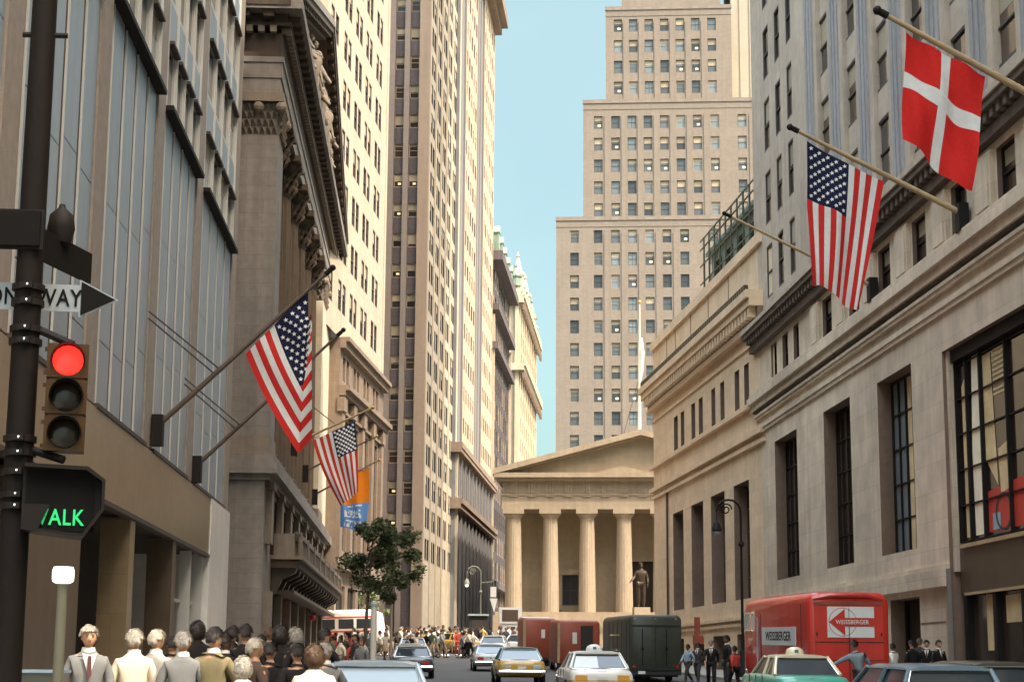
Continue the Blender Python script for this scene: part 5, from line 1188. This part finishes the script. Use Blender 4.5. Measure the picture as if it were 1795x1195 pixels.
FG = [  # x, head top y, depth, pose, turn, label, jacket, trousers, hair, skin, extras, long, dress
 (157, 1099, 21, 'stand', 196, 'white-haired man in a grey suit and tie facing the camera', 'suit_grey', 'suit_grey', 'hair_white', 'skin', ('collar', 'shirt_front'), 0, 0),
 (237, 1105, 21.2, 'stand', 8, 'white-haired man seen from behind in a cream suit', 'suit_cream', 'suit_cream', 'hair_white', 'skin', ('collar',), 0, 0),
 (275, 1106, 22.3, 'stand', -28, 'white-haired man in a light grey suit turning to the right beside the cream suit', 'suit_light', 'suit_light', 'hair_white', 'skin', ('collar',), 0, 0),
 (322, 1109, 21, 'stand', 4, 'grey-haired man seen from behind in a dark grey suit', 'suit_grey', 'suit_dark', 'hair_grey', 'skin', ('collar',), 0, 0),
 (376, 1102, 21, 'walk', -22, 'dark-haired man in an olive jacket seen from behind', 'suit_olive', 'suit_olive', 'hair_dark', 'skin', ('collar',), 0, 0),
 (347, 1090, 26, 'stand', 30, 'person all in black standing behind the olive jacket', 'suit_black', 'suit_black', 'hair_dark', 'skin_dark', (), 1, 0),
 (447, 1121, 22.5, 'stand', -50, 'white-haired person in a dark brown coat turned to the right', 'suit_brown', 'suit_brown', 'hair_white', 'skin', (), 0, 0),
 (427, 1152, 19.5, 'stand', 20, 'short person in a white blouse at the bottom edge in front of the brown coat', 'shirt_white', 'suit_dark', 'hair_white', 'skin', (), 1, 1),
 (492, 1098, 27, 'stand', 10, 'tall person in black under the glowing red lamp', 'suit_black', 'suit_black', 'hair_dark', 'skin_dark', (), 1, 0),
 (522, 1130, 24, 'walk', 12, 'dark-coated person with dark hair just left of the cream-bloused woman', 'suit_black', 'suit_black', 'hair_dark', 'skin', (), 0, 0),
 (474, 1128, 25, 'walk', -8, 'person in a black suit half hidden behind the brown coat', 'suit_black', 'suit_dark', 'hair_dark', 'skin', (), 0, 0),
 (552, 1131, 19.2, 'stand', 14, 'grey-brown-haired woman in a cream blouse at the bottom edge', 'dress_white', 'dress_white', 'hair_brown', 'skin', (), 1, 1),
 (571, 1128, 24, 'walk', -10, 'man in a grey jacket just right of the cream-bloused woman', 'suit_grey', 'suit_dark', 'hair_grey', 'skin', ('collar',), 0, 0),
 (303, 1117, 27, 'walk', 0, 'dark figure seen between the light grey and the dark grey suits', 'suit_black', 'suit_black', 'hair_dark', 'skin', (), 0, 0),
 (407, 1126, 28, 'walk', 15, 'blue-jacketed person half hidden between the olive jacket and the brown coat', 'sky_blue', 'suit_dark', 'hair_dark', 'skin', (), 0, 0),
 (506, 1120, 36, 'walk', 5, 'distant dark-suited walker on the left pavement, left of the grey planter', 'suit_dark', 'suit_dark', 'hair_dark', 'skin', ('collar',), 0, 0),
]
for x, y, D, ps, rz, lab, j, tr, hr, sk_, ex, lg, dr in FG:
    X, Y, g, h = at_px(x, y, D); person(ps, X, Y, g, min(max(h, 1.5), 1.95), R(rz), lab, j, tr, hr, sk_, ex, None, bool(lg), bool(dr), wide=1.06)
rd = random.Random(8)
for i in range(15):
    D = rd.uniform(25, 46); x = rd.uniform(385, 575); X = at(x, 1140, D).x; dk = rd.choice(['suit_black', 'suit_black', 'suit_dark', 'suit_brown', 'green_coat', 'suit_grey'])
    person(rd.choice(['walk', 'stand']), X, D, gz(D)+.13, rd.uniform(1.62, 1.82), R(rd.uniform(-40, 60)), 'darkly dressed walker in the shaded throng behind the front row at lower left', dk, 'suit_black', rd.choice(['hair_dark', 'hair_dark', 'hair_grey', 'hair_brown']), rd.choice(['skin', 'skin_dark']), rd.choice([(), ('collar',)]), 'shaded throng on the left pavement', rd.random() < .3)
MID = [ # right-hand side
 (1246, 1121, 64, 'walk', 170, 'man in black suit and white shirt walking towards the camera beside the red truck', 'suit_black', 'suit_black', 'hair_grey', 'skin', ('collar', 'shirt_front')),
 (1274, 1114, 62, 'stand', 100, 'man in a black jacket standing in front of the red truck cab', 'suit_black', 'suit_dark', 'hair_dark', 'skin_dark', ('collar',)),
 (1223, 1126, 72, 'walk', 150, 'man in a dark jacket and white shirt just right of the olive truck', 'suit_dark', 'suit_dark', 'hair_dark', 'skin_dark', ('collar', 'shirt_front')),
 (1206, 1136, 72, 'walk', 120, 'person in a pale top leaning by the rear of the olive truck', 'sky_blue', 'suit_dark', 'hair_dark', 'skin_dark', ()),
 (1288, 1140, 60, 'walk', 30, 'person in a red coat low beside the red truck cab', 'red_dress', 'suit_black', 'hair_dark', 'skin_dark', ()),
 (1506, 1121, 46.5, 'reach', 6, 'man in a grey denim jacket reaching out behind the red truck', 'denim', 'suit_dark', 'hair_dark', 'skin', ()),
 (1598, 1122, 55, 'stand', 20, 'black-suited man at the left end of the group by the stone pier', 'suit_black', 'suit_black', 'hair_dark', 'skin', ()),
 (1612, 1119, 57, 'stand', -30, 'fair-haired man half hidden in the group by the stone pier', 'suit_dark', 'suit_black', 'hair_brown', 'skin', ()),
 (1624, 1122, 55, 'stand', 160, 'black-suited man in a white shirt, mid-group by the stone pier', 'suit_black', 'suit_black', 'hair_dark', 'skin', ('collar', 'shirt_front')),
 (1645, 1122, 54, 'stand', 200, 'black-suited man at the right end of the group by the stone pier', 'suit_black', 'suit_black', 'hair_dark', 'skin', ('collar', 'shirt_front')),
 (1565, 1131, 56, 'walk', 40, 'dark-haired person in a pale top beside the corner of the red truck', 'shirt_white', 'suit_dark', 'hair_dark', 'skin_dark', ()),
]
for x, y, D, ps, rz, lab, j, tr, hr, sk_, ex in MID:
    X, Y, g, h = at_px(x, y, D); person(ps, X, Y, g, min(max(h, 1.55), 1.9), R(rz), lab, j, tr, hr, sk_, ex)
rc = random.Random(21)
def crowd(n, x0, x1, d0, d1, what, where, group, light=.6):
    for i in range(n):
        D = rc.uniform(d0, d1); x = rc.uniform(x0, x1); X = at(x, 1140, D).x; g = gz(D)+(.13 if X < -2.3 else 0); li = rc.random() < light
        if li: j = rc.choice(['shirt_white', 'dress_white', 'suit_cream', 'shirt_white', 'sky_blue', 'yellow_dress', 'suit_light']); lab = f'light-clothed {what} {where}'
        else: j = rc.choice(['suit_dark', 'suit_black', 'suit_grey', 'red_dress', 'suit_brown', 'green_coat']); lab = f'darkly dressed {what} {where}'
        dr = rc.random() < .35; person(rc.choice(['walk', 'walk', 'stand']), X, D, g, rc.uniform(1.58, 1.84), rc.uniform(0, 6.28), lab, j, rc.choice(['suit_dark', 'trousers_tan', 'suit_grey', 'suit_black', j]), rc.choice(['hair_dark', 'hair_brown', 'hair_grey', 'hair_dark']), rc.choice(['skin', 'skin', 'skin', 'skin_dark']), (), group, dr, dr)
crowd(46, 745, 828, 116, 150, 'distant pedestrian', 'crossing the sunlit far end of the street', 'pedestrians crossing the far end of the street')
crowd(34, 655, 748, 105, 140, 'pedestrian', 'behind the parked cars on the left', 'pedestrians behind the parked cars', .65)
crowd(20, 838, 915, 128, 156, 'distant pedestrian', 'below the temple steps', 'pedestrians below the temple', .75)
crowd(20, 565, 650, 88, 118, 'distant pedestrian', 'on the left pavement below the white truck', 'pedestrians on the far left pavement', .5)
crowd(10, 590, 640, 60, 84, 'pedestrian', 'on the pavement under the young trees', 'pedestrians under the young trees', .25)
# statue on its pedestal
c = at(1124, 1060, 167); t = thing('statue', 'dark bronze standing figure in a coat on a pale pedestal before the temple doorway', 'statue', (c.x, 167, gz(167)))
zp = at(1124, 1064, 167).z-gz(167); m = MB().use('bronze'); 
fg = link('figure', FIG['statue']['body'].copy(), t, (0, 0, zp), (0, 0, R(175))); k = 4.2/1.745; fg.scale = (k, k, k)
cg = link('coat', FIG['statue']['jacket'].copy(), t, (0, 0, zp), (0, 0, R(175))); cg.scale = (k, k, k)
bg_ = link('breeches', FIG['statue']['trousers'].copy(), t, (0, 0, zp), (0, 0, R(175))); bg_.scale = (k, k, k)
hg = link('hair', FIG['statue']['hairlong'].copy(), t, (0, 0, zp), (0, 0, R(175))); hg.scale = (k, k, k)
for o in (fg, cg, bg_, hg):
    for i in range(len(o.data.materials)): o.data.materials[i] = M('statue_bronze')
m = MB().use('limestone'); m.box(c.x-1.0, c.x+1.0, 166, 168, gz(167), gz(167)+zp-.85); m.use('marble').box(c.x-.75, c.x+.75, 166.2, 167.8, gz(167)+zp-.85, gz(167)+zp); m.build('pedestal', t)
# carved figures in the exchange pediment
fst = FIG['stand']['body'].copy(); fst.materials.clear(); fst.materials.append(M('exchange_pale')); jst = FIG['walk']['jacket'].copy(); jst.materials.clear(); jst.materials.append(M('exchange_pale'))
for pgn in fst.polygons: pgn.material_index = 0
for i, u in enumerate((7, 10.5, 13.5, 16.5, 19.5, 23.5, 27.5, 30.5, 33.5, 36.5, 40)):
    hmax = (u+1)*.307 if u < 23.5 else (47.2-u)*.307; h = min(4.9, hmax*.82); P = EF[0]+EF[1]*u+EF[2]*.28; k = h/1.745
    f = link('pediment_figure', fst, EX, Vector((P.x, P.y, 30.6))-Vector(EX.location), (0, 0, R(-90+(i*47 % 70)-35))); f.scale = (k, k, k)
    g = link('drapery', jst, f); 

# ------------------------------------------------------------------ vehicles
def wheel(t, x, y, r=.34, w=.2):
    m = MB().use('rubber'); m.tube([(x-w/2, y, r), (x-w/2+.03, y, r), (x+w/2-.03, y, r), (x+w/2, y, r)], [r*.9, r, r, r*.9], 20); wh = local(m, 'wheel', t)
    s = 1 if x > 0 else -1; m = MB().use('chrome'); m.tube([(x+s*w*.5, y, r), (x+s*(w*.5+.02), y, r)], [r*.58, r*.3], 16); local(m, 'rim', t).parent = wh
def local(m, name, t, smooth=40):
    o = bpy.data.objects.new(name, m.mesh(name, (0, 0, 0), smooth)); COL.objects.link(o); o.parent = t; return o
def loft(m, secs):
    n = len(secs[0]); vs = [p for s in secs for p in s]; fs = []
    for i in range(len(secs)-1):
        for k in range(n): fs.append((i*n+k, i*n+(k+1) % n, (i+1)*n+(k+1) % n, (i+1)*n+k))
    fs += [tuple(range(n-1, -1, -1)), tuple(range((len(secs)-1)*n, len(secs)*n))]
    return m.add(vs, fs)
def sedan(label, X, Y, rz, body, roof, W=1.92, L=5.2, H=1.42, dome=False, wagon=False, glass='car_glass', rear2=None, group=None, lights='tail_red', name='parked_car', lower=None):
    g = gz(Y); sl_ = (gz(Y+2)-gz(Y-2))/4
    t = thing(name, label, 'taxi' if dome else 'car', (X, Y, g), R(rz), group); t.rotation_euler = (math.atan(sl_), 0, R(rz))
    h = W/2; k = L/5.2; belt = .93*H/1.42
    def sec(y, w, zb, zt): return [(-w*.86, y, zb), (-w*.98, y, zb+.1), (-w, y, zb+(zt-zb)*.55), (-w*.97, y, zt-.1), (-w*.9, y, zt-.02), (-w*.5, y, zt+.012), (0, y, zt+.02), (w*.5, y, zt+.012), (w*.9, y, zt-.02), (w*.97, y, zt-.1), (w, y, zb+(zt-zb)*.55), (w*.98, y, zb+.1), (w*.86, y, zb)]
    m = MB().use(body); st = [(-2.58, .87, .42, .80), (-2.52, .92, .36, .87), (-2.2, .955, .3, belt-.03), (-1.5, .99, .26, belt), (-.5, 1, .24, belt+.01), (.6, 1, .24, belt+.01), (1.2, .985, .26, belt), (2.2, .955, .3, belt-.03), (2.5, .92, .36, belt-.1), (2.58, .88, .42, .76)]
    loft(m, [sec(y*k, w*h, a, b) for y, w, a, b in st]); bd = local(m, 'body', t, 50)
    if lower:
        m = MB().use(lower); loft(m, [[(q[0]*1.006, q[1]*1.004, min(q[2], .62)) for q in sec(y*k, w*h, a, b)] for y, w, a, b in st]); local(m, 'lower_panel', t, 50)
    yr, yr2, yf2, yf = ((-2.35, -2.15) if wagon else (-1.75, -1.12))+(.35, 1.05); yr, yr2, yf2, yf = [q*k for q in (yr, yr2, yf2, yf)]
    wb, wt, zb, zt = h*.86, h*.70, belt-.01, H-.05
    m = MB().use(roof)
    loft(m, [[(-w, y, zt-.03), (-w*.98, y, z), (-w*.75, y, z+.035), (0, y, z+.05), (w*.75, y, z+.035), (w*.98, y, z), (w, y, zt-.03)] for y, w, z in ((yr2-.06, wt*.93, zt-.01), (yr2+.08, wt*1.0, zt), ((yr2+yf2)/2, wt*1.03, zt+.012), (yf2-.1, wt, zt), (yf2+.05, wt*.93, zt-.015))])
    for s in (-1, 1):
        for a, b in (((s*wb, yr, zb), (s*wt*.97, yr2, zt-.01)), ((s*wb, yf, zb), (s*wt*.97, yf2, zt-.01)), ((s*wb*1.01, (yr+yf)/2-.1, zb), (s*wt, (yr2+yf2)/2-.05, zt))): m.tube([a, b], [.05, .035], 6)
        if not wagon: m.add([(s*wb, yr, zb), (s*wb, yr+.42, zb), (s*wt*.98, yr2+.2, zt), (s*wt*.97, yr2, zt), (s*wb*.93, yr, zb), (s*wb*.93, yr+.42, zb), (s*wt*.92, yr2+.2, zt), (s*wt*.92, yr2, zt)], [(0, 1, 2, 3), (7, 6, 5, 4), (1, 5, 6, 2), (0, 3, 7, 4)])
    local(m, 'roof', t, 40)
    def pane(nm, q, mt): mm = MB().use(mt); mm.quad(*q); local(mm, nm, t)
    e = .02
    pane('rear_window', [(-wb*.95, yr+e, zb), (wb*.95, yr+e, zb), (wt*.93, yr2+e, zt-.02), (-wt*.93, yr2+e, zt-.02)], glass)
    if rear2: mm = MB().use(rear2); mm.add([(-wb*.9, yr-.004, zb+.03), (-wb*.02, yr-.004, zb+.03), (-wt*.02, yr2-.014, zt-.05), (-wt*.88, yr2-.014, zt-.05)], [(0, 1, 2, 3)]); local(mm, 'rear_reflection', t)  # pale half stands in for a reflection on the rear window
    pane('windshield', [(-wb*.95, yf-e, zb), (wb*.95, yf-e, zb), (wt*.93, yf2-e, zt-.02), (-wt*.93, yf2-e, zt-.02)], glass)
    for s in (-1, 1): pane('side_window', [(s*wb*.985, yr+.1, zb), (s*wb*.985, yf-.08, zb), (s*wt*.96, yf2-.05, zt-.02), (s*wt*.96, yr2+.06, zt-.02)], 'car_glass')
    m = MB().use('chrome')
    for a_, b_, c_ in ((yr, yr2, -.012), (yf, yf2, .012)):
        q_ = [(-wb*.94, a_+c_, zb+.01), (wb*.94, a_+c_, zb+.01), (wt*.93, b_+c_, zt-.03), (-wt*.93, b_+c_, zt-.03)]
        for i_ in range(4): m.tube([q_[i_], q_[(i_+1) % 4]], .014, 5)
    for s in (-1, 1): m.tube([(s*h*1.0, -2.1*k, .62), (s*h*1.012, 0, .64), (s*h*1.0, 2.1*k, .62)], .016, 5); m.tube([(s*h*.99, .55*k, belt-.09), (s*h*.99, .75*k, belt-.09)], .015, 5); m.ball((s*(h+.06), .95*k, belt+.04), .07, 8, 5, (.5, 1, .8))
    local(m, 'chrome_trim', t)
    m = MB().use('frame_dark')
    for s in (-1, 1):
        for y_ in (-.75, .1, .95): m.box(s*h*.985-.012, s*h*.985+.012, y_*k, y_*k+.015, .36, belt-.03)
    m.box(-h*.8, h*.8, yr-.06, yr-.045, belt+.005, belt+.02); local(m, 'door_gaps', t)
    m = MB().use('car_interior'); m.box(-wb*.9, wb*.9, yr+.25, yf-.3, .5, zb-.02); m.box(-wb*.8, wb*.8, yr+.6, yr+.75, zb-.05, zb+.16); m.box(-wb*.8, -.08, .0, .14, zb-.05, zb+.18); m.box(.08, wb*.8, .0, .14, zb-.05, zb+.18); local(m, 'seats', t)
    for s in (-1, 1): wheel(t, s*(h-.1), -1.5*k); wheel(t, s*(h-.1), 1.55*k)
    for s in (-1, 1):
        m = MB().use('chrome'); y = s*2.66*k; m.tube([(-h*.96, y-s*.14, .5), (-h*.9, y, .5), (0, y+s*.03, .5), (h*.9, y, .5), (h*.96, y-s*.14, .5)], [.05, .075, .08, .075, .05], 8); local(m, 'bumper', t)
        m = MB().use(lights); m.box(s*h*.62-.17, s*h*.62+.17, -2.6*k, -2.54*k, .62, .76); local(m, 'taillight', t)
        m = MB().use('globe_white'); m.ball((s*h*.66, 2.56*k, .66), .09, 10, 6, (1, .4, 1)); local(m, 'headlight', t)
    m = MB().use('chrome'); m.box(-h*.5, h*.5, 2.57*k, 2.6*k, .55, .72); local(m, 'grille', t)
    m = MB().use('sign_white'); m.box(-.16, .16, -2.62*k, -2.58*k, .60, .70) if lights != 'amber' else m.box(-.15, .15, -2.62*k, -2.58*k, .64, .72); local(m, 'number_plate', t)
    m = MB().use('chrome'); m.box(-.12, .12, -2.55*k, -2.50*k, .84, .865); local(m, 'trunk_handle', t)
    if dome:
        m = MB().use('paint_cream' if body == 'paint_green' else 'sign_white'); m.lathe([(.24, 0), (.24, .05), (.2, .13), (.1, .18), (.02, .19)], (0, (yr2+yf2)/2+.1, zt+.05), 14); m.use('paint_teal').box(-.05, .05, (yr2+yf2)/2-.14, (yr2+yf2)/2-.11, zt+.09, zt+.17); local(m, 'roof_light', t)
    return t
sedan('pale blue-grey car in the centre foreground cut by the bottom edge', -.47, 29, 0, 'paint_blue', 'paint_blue', glass='car_glass_sky')
sedan('blue-grey parked car farthest up the left lane near the crowd', .45, 113, 0, 'paint_pale', 'paint_pale')
sedan('silver parked car between two others in the left lane', .35, 98, 0, 'paint_grey', 'paint_pale')
sedan('dark-sided pale-roofed car in the left lane behind the blue-grey foreground car', .3, 80, 0, 'paint_navy', 'paint_pale')
sedan('pale blue car driving up the middle lane ahead of the yellow taxi', 4.55, 97, 0, 'paint_pale', 'paint_blue', glass='car_glass_sky')
sedan('dark yellow taxi with a teal roof in the middle lane', 4.45, 71, 0, 'paint_yellow', 'paint_teal', glass='car_glass_sky', lights='chrome', name='taxi')
sedan('white taxi with a roof light and yellow lower panels in front of the olive truck', 5.55, 53, 0, 'paint_white', 'paint_white', dome=True, lower='paint_yellow', lights='amber', rear2='paint_pale', name='taxi')
sedan('green taxi with a cream roof and roof light below the red truck', 10.0, 46, 0, 'paint_green', 'paint_cream', dome=True, name='taxi')
sedan('dark navy station wagon with a pale roof edge in the right foreground', 8.55, 30, 0, 'paint_navy', 'paint_slate', wagon=True)
sedan('black-olive station wagon partly behind the navy one at the right', 11.0, 34.5, 0, 'paint_olive', 'paint_olive', wagon=True)
sedan('white car at the bottom right corner', 9.5, 24.3, 0, 'paint_white', 'paint_white')
sedan('bright white car in the sun before the temple steps', 6.0, 121, -8, 'paint_white', 'paint_white')
sedan('yellow car amid the crowd left of the white sunlit car', 3.6, 128, 30, 'paint_yellow', 'paint_yellow')
sedan('second white sunlit car nearest the notice stand', 8.3, 126, -20, 'paint_white', 'paint_white')

def rrect(w, z0, z1, r, y, n=5):
    pts = []
    for cx, cz, a0 in ((w-r, z1-r, 0), (-w+r, z1-r, 90), (-w+.04, z0+.04, 180), (w-.04, z0+.04, 270)):
        rr = r if cz > z0+.1 else .04
        for k in range(n+1): a = R(a0+90*k/n); pts.append((cx+rr*math.cos(a), y, cz+rr*math.sin(a)))
    return pts
def van(label, X, Y, rz, L, W, H, paint, floor=.55, rad=.22, door=None, name='delivery_truck', cat='truck', stripes=None, wheels=True, group=None):
    g = gz(Y); t = thing(name, label, cat, (X, Y, g), R(rz), group); t.rotation_euler = (math.atan((gz(Y+3)-gz(Y-3))/6), 0, R(rz)); h = W/2; l = L/2
    m = MB().use(paint); loft(m, [rrect(h-.06, floor+.04, H-.08, rad, -l), rrect(h-.015, floor+.01, H-.02, rad, -l+.05), rrect(h, floor, H, rad, -l+.15), rrect(h, floor, H, rad, l-1.3), rrect(h-.02, floor, H-.03, rad, l-.9), rrect(h-.10, floor, H-.28, rad, l-.35), rrect(h-.18, floor, H*.5, .2, l-.12), rrect(h-.2, floor, H*.42, .2, l)]); local(m, 'body', t, 45)
    m = MB().use('truck_dark'); m.box(-h+.15, h-.15, -l+.1, l-.1, floor-.2, floor); local(m, 'chassis', t)
    for s in (-1, 1):
        for y in (-l*.55, l*.62): wheel(t, s*(h-.2), y, .42, .26)
    m = MB().use('truck_dark'); m.box(-h+.05, h-.05, -l-.12, -l+.02, floor-.12, floor+.02); local(m, 'bumper', t)
    m = MB().use('car_glass'); z = H*.66; m.add([(-h+.2, l-.62, z-.1), (h-.2, l-.62, z-.1), (h-.2, l-.88, H-.3), (-h+.2, l-.88, H-.3)], [(0, 1, 2, 3)]); local(m, 'windshield', t)
    for s in (-1, 1):
        m = MB().use('tail_red'); m.box(s*(h-.2)-.06, s*(h-.2)+.06, -l-.03, -l+.01, floor+.15, floor+.27); local(m, 'taillight', t)
        m = MB().use('globe_white'); m.ball((s*(h-.45), l, H*.34), .1, 10, 6, (1, .4, 1)); local(m, 'headlight', t)
    return t
# big red truck
t = van('big red delivery truck with white lettered panels parked at the right kerb', 12.5, 55.2, 0, 10.4, 2.32, 3.12, 'truck_red', .5, .3)
yb = -5.2
m = MB().use('truck_red'); m.tube([(-1.02, yb+.06, 2.93), (-.5, yb-.02, 3.04), (.5, yb-.02, 3.04), (1.02, yb+.06, 2.93)], .075, 8); local(m, 'roof_rim', t)
m = MB().use('truck_maroon'); m.box(-1.0, 1.0, yb-.02, yb+.02, 2.76, 2.86); local(m, 'header_band', t)
for s in (-1, 1):
    m = MB().use('truck_red'); a, b = (-.98, -.015) if s < 0 else (.015, .98); m.box(a, b, yb-.03, yb+.0, .62, 2.74); d = local(m, 'rear_door', t)
    m = MB().use('truck_dark'); m.box(s*.92-.02, s*.92+.02, yb-.05, yb-.03, 1.9, 2.0); m.box(s*.92-.02, s*.92+.02, yb-.05, yb-.03, .9, 1.0); local(m, 'hinge', t).parent = d
m = MB().use('truck_dark'); m.box(-.98, .98, yb-.04, yb-.03, 1.72, 1.745); m.box(-.98, .98, yb-.04, yb-.03, 1.22, 1.235); m.box(-.012, .012, yb-.045, yb-.03, .65, 2.7); local(m, 'door_seams', t)
m = MB().use('sign_white'); m.box(-.62, .72, yb-.045, yb-.032, 1.86, 2.72); sp = local(m, 'rear_sign', t)
m = MB().use('truck_red')
for k in range(36):
    a, b = 2*math.pi*k/36, 2*math.pi*(k+1)/36; r0, r1 = .385, .40
    m.quad((-.18+r0*math.cos(a), yb-.048, 2.29+r0*math.sin(a)), (-.18+r1*math.cos(a), yb-.048, 2.29+r1*math.sin(a)), (-.18+r1*math.cos(b), yb-.048, 2.29+r1*math.sin(b)), (-.18+r0*math.cos(b), yb-.048, 2.29+r0*math.sin(b)))
m.prism([(-.58, 2.29), (-.12, 2.66), (-.12, 2.41), (.72, 2.41), (.72, 2.17), (-.12, 2.17), (-.12, 1.92)], 1, yb-.056, yb-.05); ar = local(m, 'arrow', t); ar.parent = sp
o = link('lettering', text_mesh('WEISSBERGER', .17, 'sign_white', .003, sx=.84), sp, (.09, yb-.066, 2.285))
m = MB().use('sign_white'); xs = -1.165; m.box(xs-.02, xs, -3.6, 1.3, 1.62, 2.16); ss = local(m, 'side_sign', t)
me = text_mesh('WEISSBERGER', .38, 'sign_black', .003, sx=1.45); me.transform(Matrix.Rotation(-math.pi/2, 4, 'Z')); link('lettering', me, ss, (xs-.024, -1.15, 1.88))
m = MB().use('truck_dark'); m.box(xs-.005, xs+.01, -4.3, -4.26, .6, 2.8); m.box(xs-.005, xs+.01, 1.5, 1.56, .6, 2.6); local(m, 'side_seam', t)
for y0 in (2.6, 3.25, 3.8):
    m = MB().use('chrome'); m.box(xs-.015, xs+.01, y0, y0+.5, 2.05, 2.68); w_ = local(m, 'cab_window', t); m = MB().use('car_glass_sky'); m.box(xs-.02, xs-.014, y0+.05, y0+.45, 2.1, 2.63); local(m, 'pane', t).parent = w_
m = MB().use('stripe_red'); m.box(-.8, .8, -4.6, 3.0, 3.121, 3.14); local(m, 'roof_panel', t)
m = MB().use('sign_pale'); m.tube([(xs-.04, 1.9, .7), (xs-.04, 1.9, 2.5)], .03, 6); local(m, 'grab_rail', t)
# olive truck
t = van('dark olive box truck seen from the rear, double-parked beside the bank', 10.35, 79.4, 0, 11, 2.2, 2.76, 'truck_olive', .42, .26)
m = MB().use('truck_dark'); m.box(-.95, .95, -5.53, -5.49, .52, .6); m.box(-.012, .012, -5.54, -5.49, .6, 2.3); m.box(-1.0, 1.0, -5.53, -5.48, 2.3, 2.34); local(m, 'rear_door_seams', t)
for x_ in (-.55, .45):
    m = MB().use('iron_black_plain'); m.tube([(x_, -5.55, .7), (x_, -5.55, 2.2)], .018, 6); m.box(x_-.05, x_+.05, -5.57, -5.5, 1.3, 1.42); local(m, 'door_bar', t)
m = MB().use('sign_white'); m.box(-.75, -.45, -5.64, -5.61, .34, .46); local(m, 'number_plate', t)
for x_ in (-.85, 0, .85):
    m = MB().use('amber'); m.ball((x_, -5.5, 2.58), .035, 8, 4); local(m, 'marker_lamp', t)
for y0 in (-4.6, -3.0, -1.4, .2, 1.8):
    m = MB().use('truck_dark'); m.box(-1.112, -1.096, y0, y0+.05, .5, 2.5); local(m, 'side_rib', t)
m = MB().use('paint_olive'); m.box(-1.13, -1.1, -2.6, 1.2, 1.25, 1.3); m.box(-1.13, -1.1, -2.6, 1.2, 1.9, 1.95); local(m, 'side_rail', t)
# red-brown vans ahead of it
t = van('faded red van with an open dark rear doorway, just left of the olive truck', 9.2, 98.5, 0, 6.5, 2.3, 2.72, 'truck_maroon', .45, .2)
m = MB().use('interior_dark'); m.box(.12, .78, -3.28, -3.24, .6, 2.45); local(m, 'open_doorway', t); m = MB().use('truck_white'); m.box(-.32, -.08, -3.29, -3.25, 1.5, 2.1); local(m, 'rear_window', t); m = MB().use('wood_pole'); m.box(-1.12, -.98, -3.27, -3.2, .5, 2.6); local(m, 'corner_post', t)
t = van('faded red van with a sunlit roof edge, farthest of the three trucks', 7.85, 108, 0, 6, 2.0, 2.72, 'truck_maroon', .45, .2)
m = MB().use('truck_white'); m.box(.1, .32, -3.04, -3.0, 1.6, 2.1); local(m, 'rear_window', t); m = MB().use('wood_pole'); m.box(-.98, -.8, -3.03, -2.98, .5, 2.6); local(m, 'corner_post', t); m = MB().use('truck_white'); m.box(-.9, .9, -2.8, 1.5, 2.73, 2.77); local(m, 'roof_panel', t)  # white top panel colours in the sunlit roof edge
# white truck with red stripes
t = van('white truck with red stripes and wide windows standing side-on at the far left', -3.9, 121.5, -72, 5.2, 2.2, 3.0, 'truck_white', .5, .25)
for s in (-1, 1):
    x = s*1.105
    m = MB().use('stripe_red'); m.box(min(x, x+s*.01), max(x, x+s*.01), -2.4, 1.4, 1.52, 1.62); m.box(min(x, x+s*.01), max(x, x+s*.01), -2.4, 1.4, 2.45, 2.55); local(m, 'stripe', t)
    for y0 in (-2.2, -.9, .35): m = MB().use('car_glass'); m.box(min(x, x+s*.012), max(x, x+s*.012), y0, y0+1.05, 1.75, 2.38); local(m, 'side_window', t)
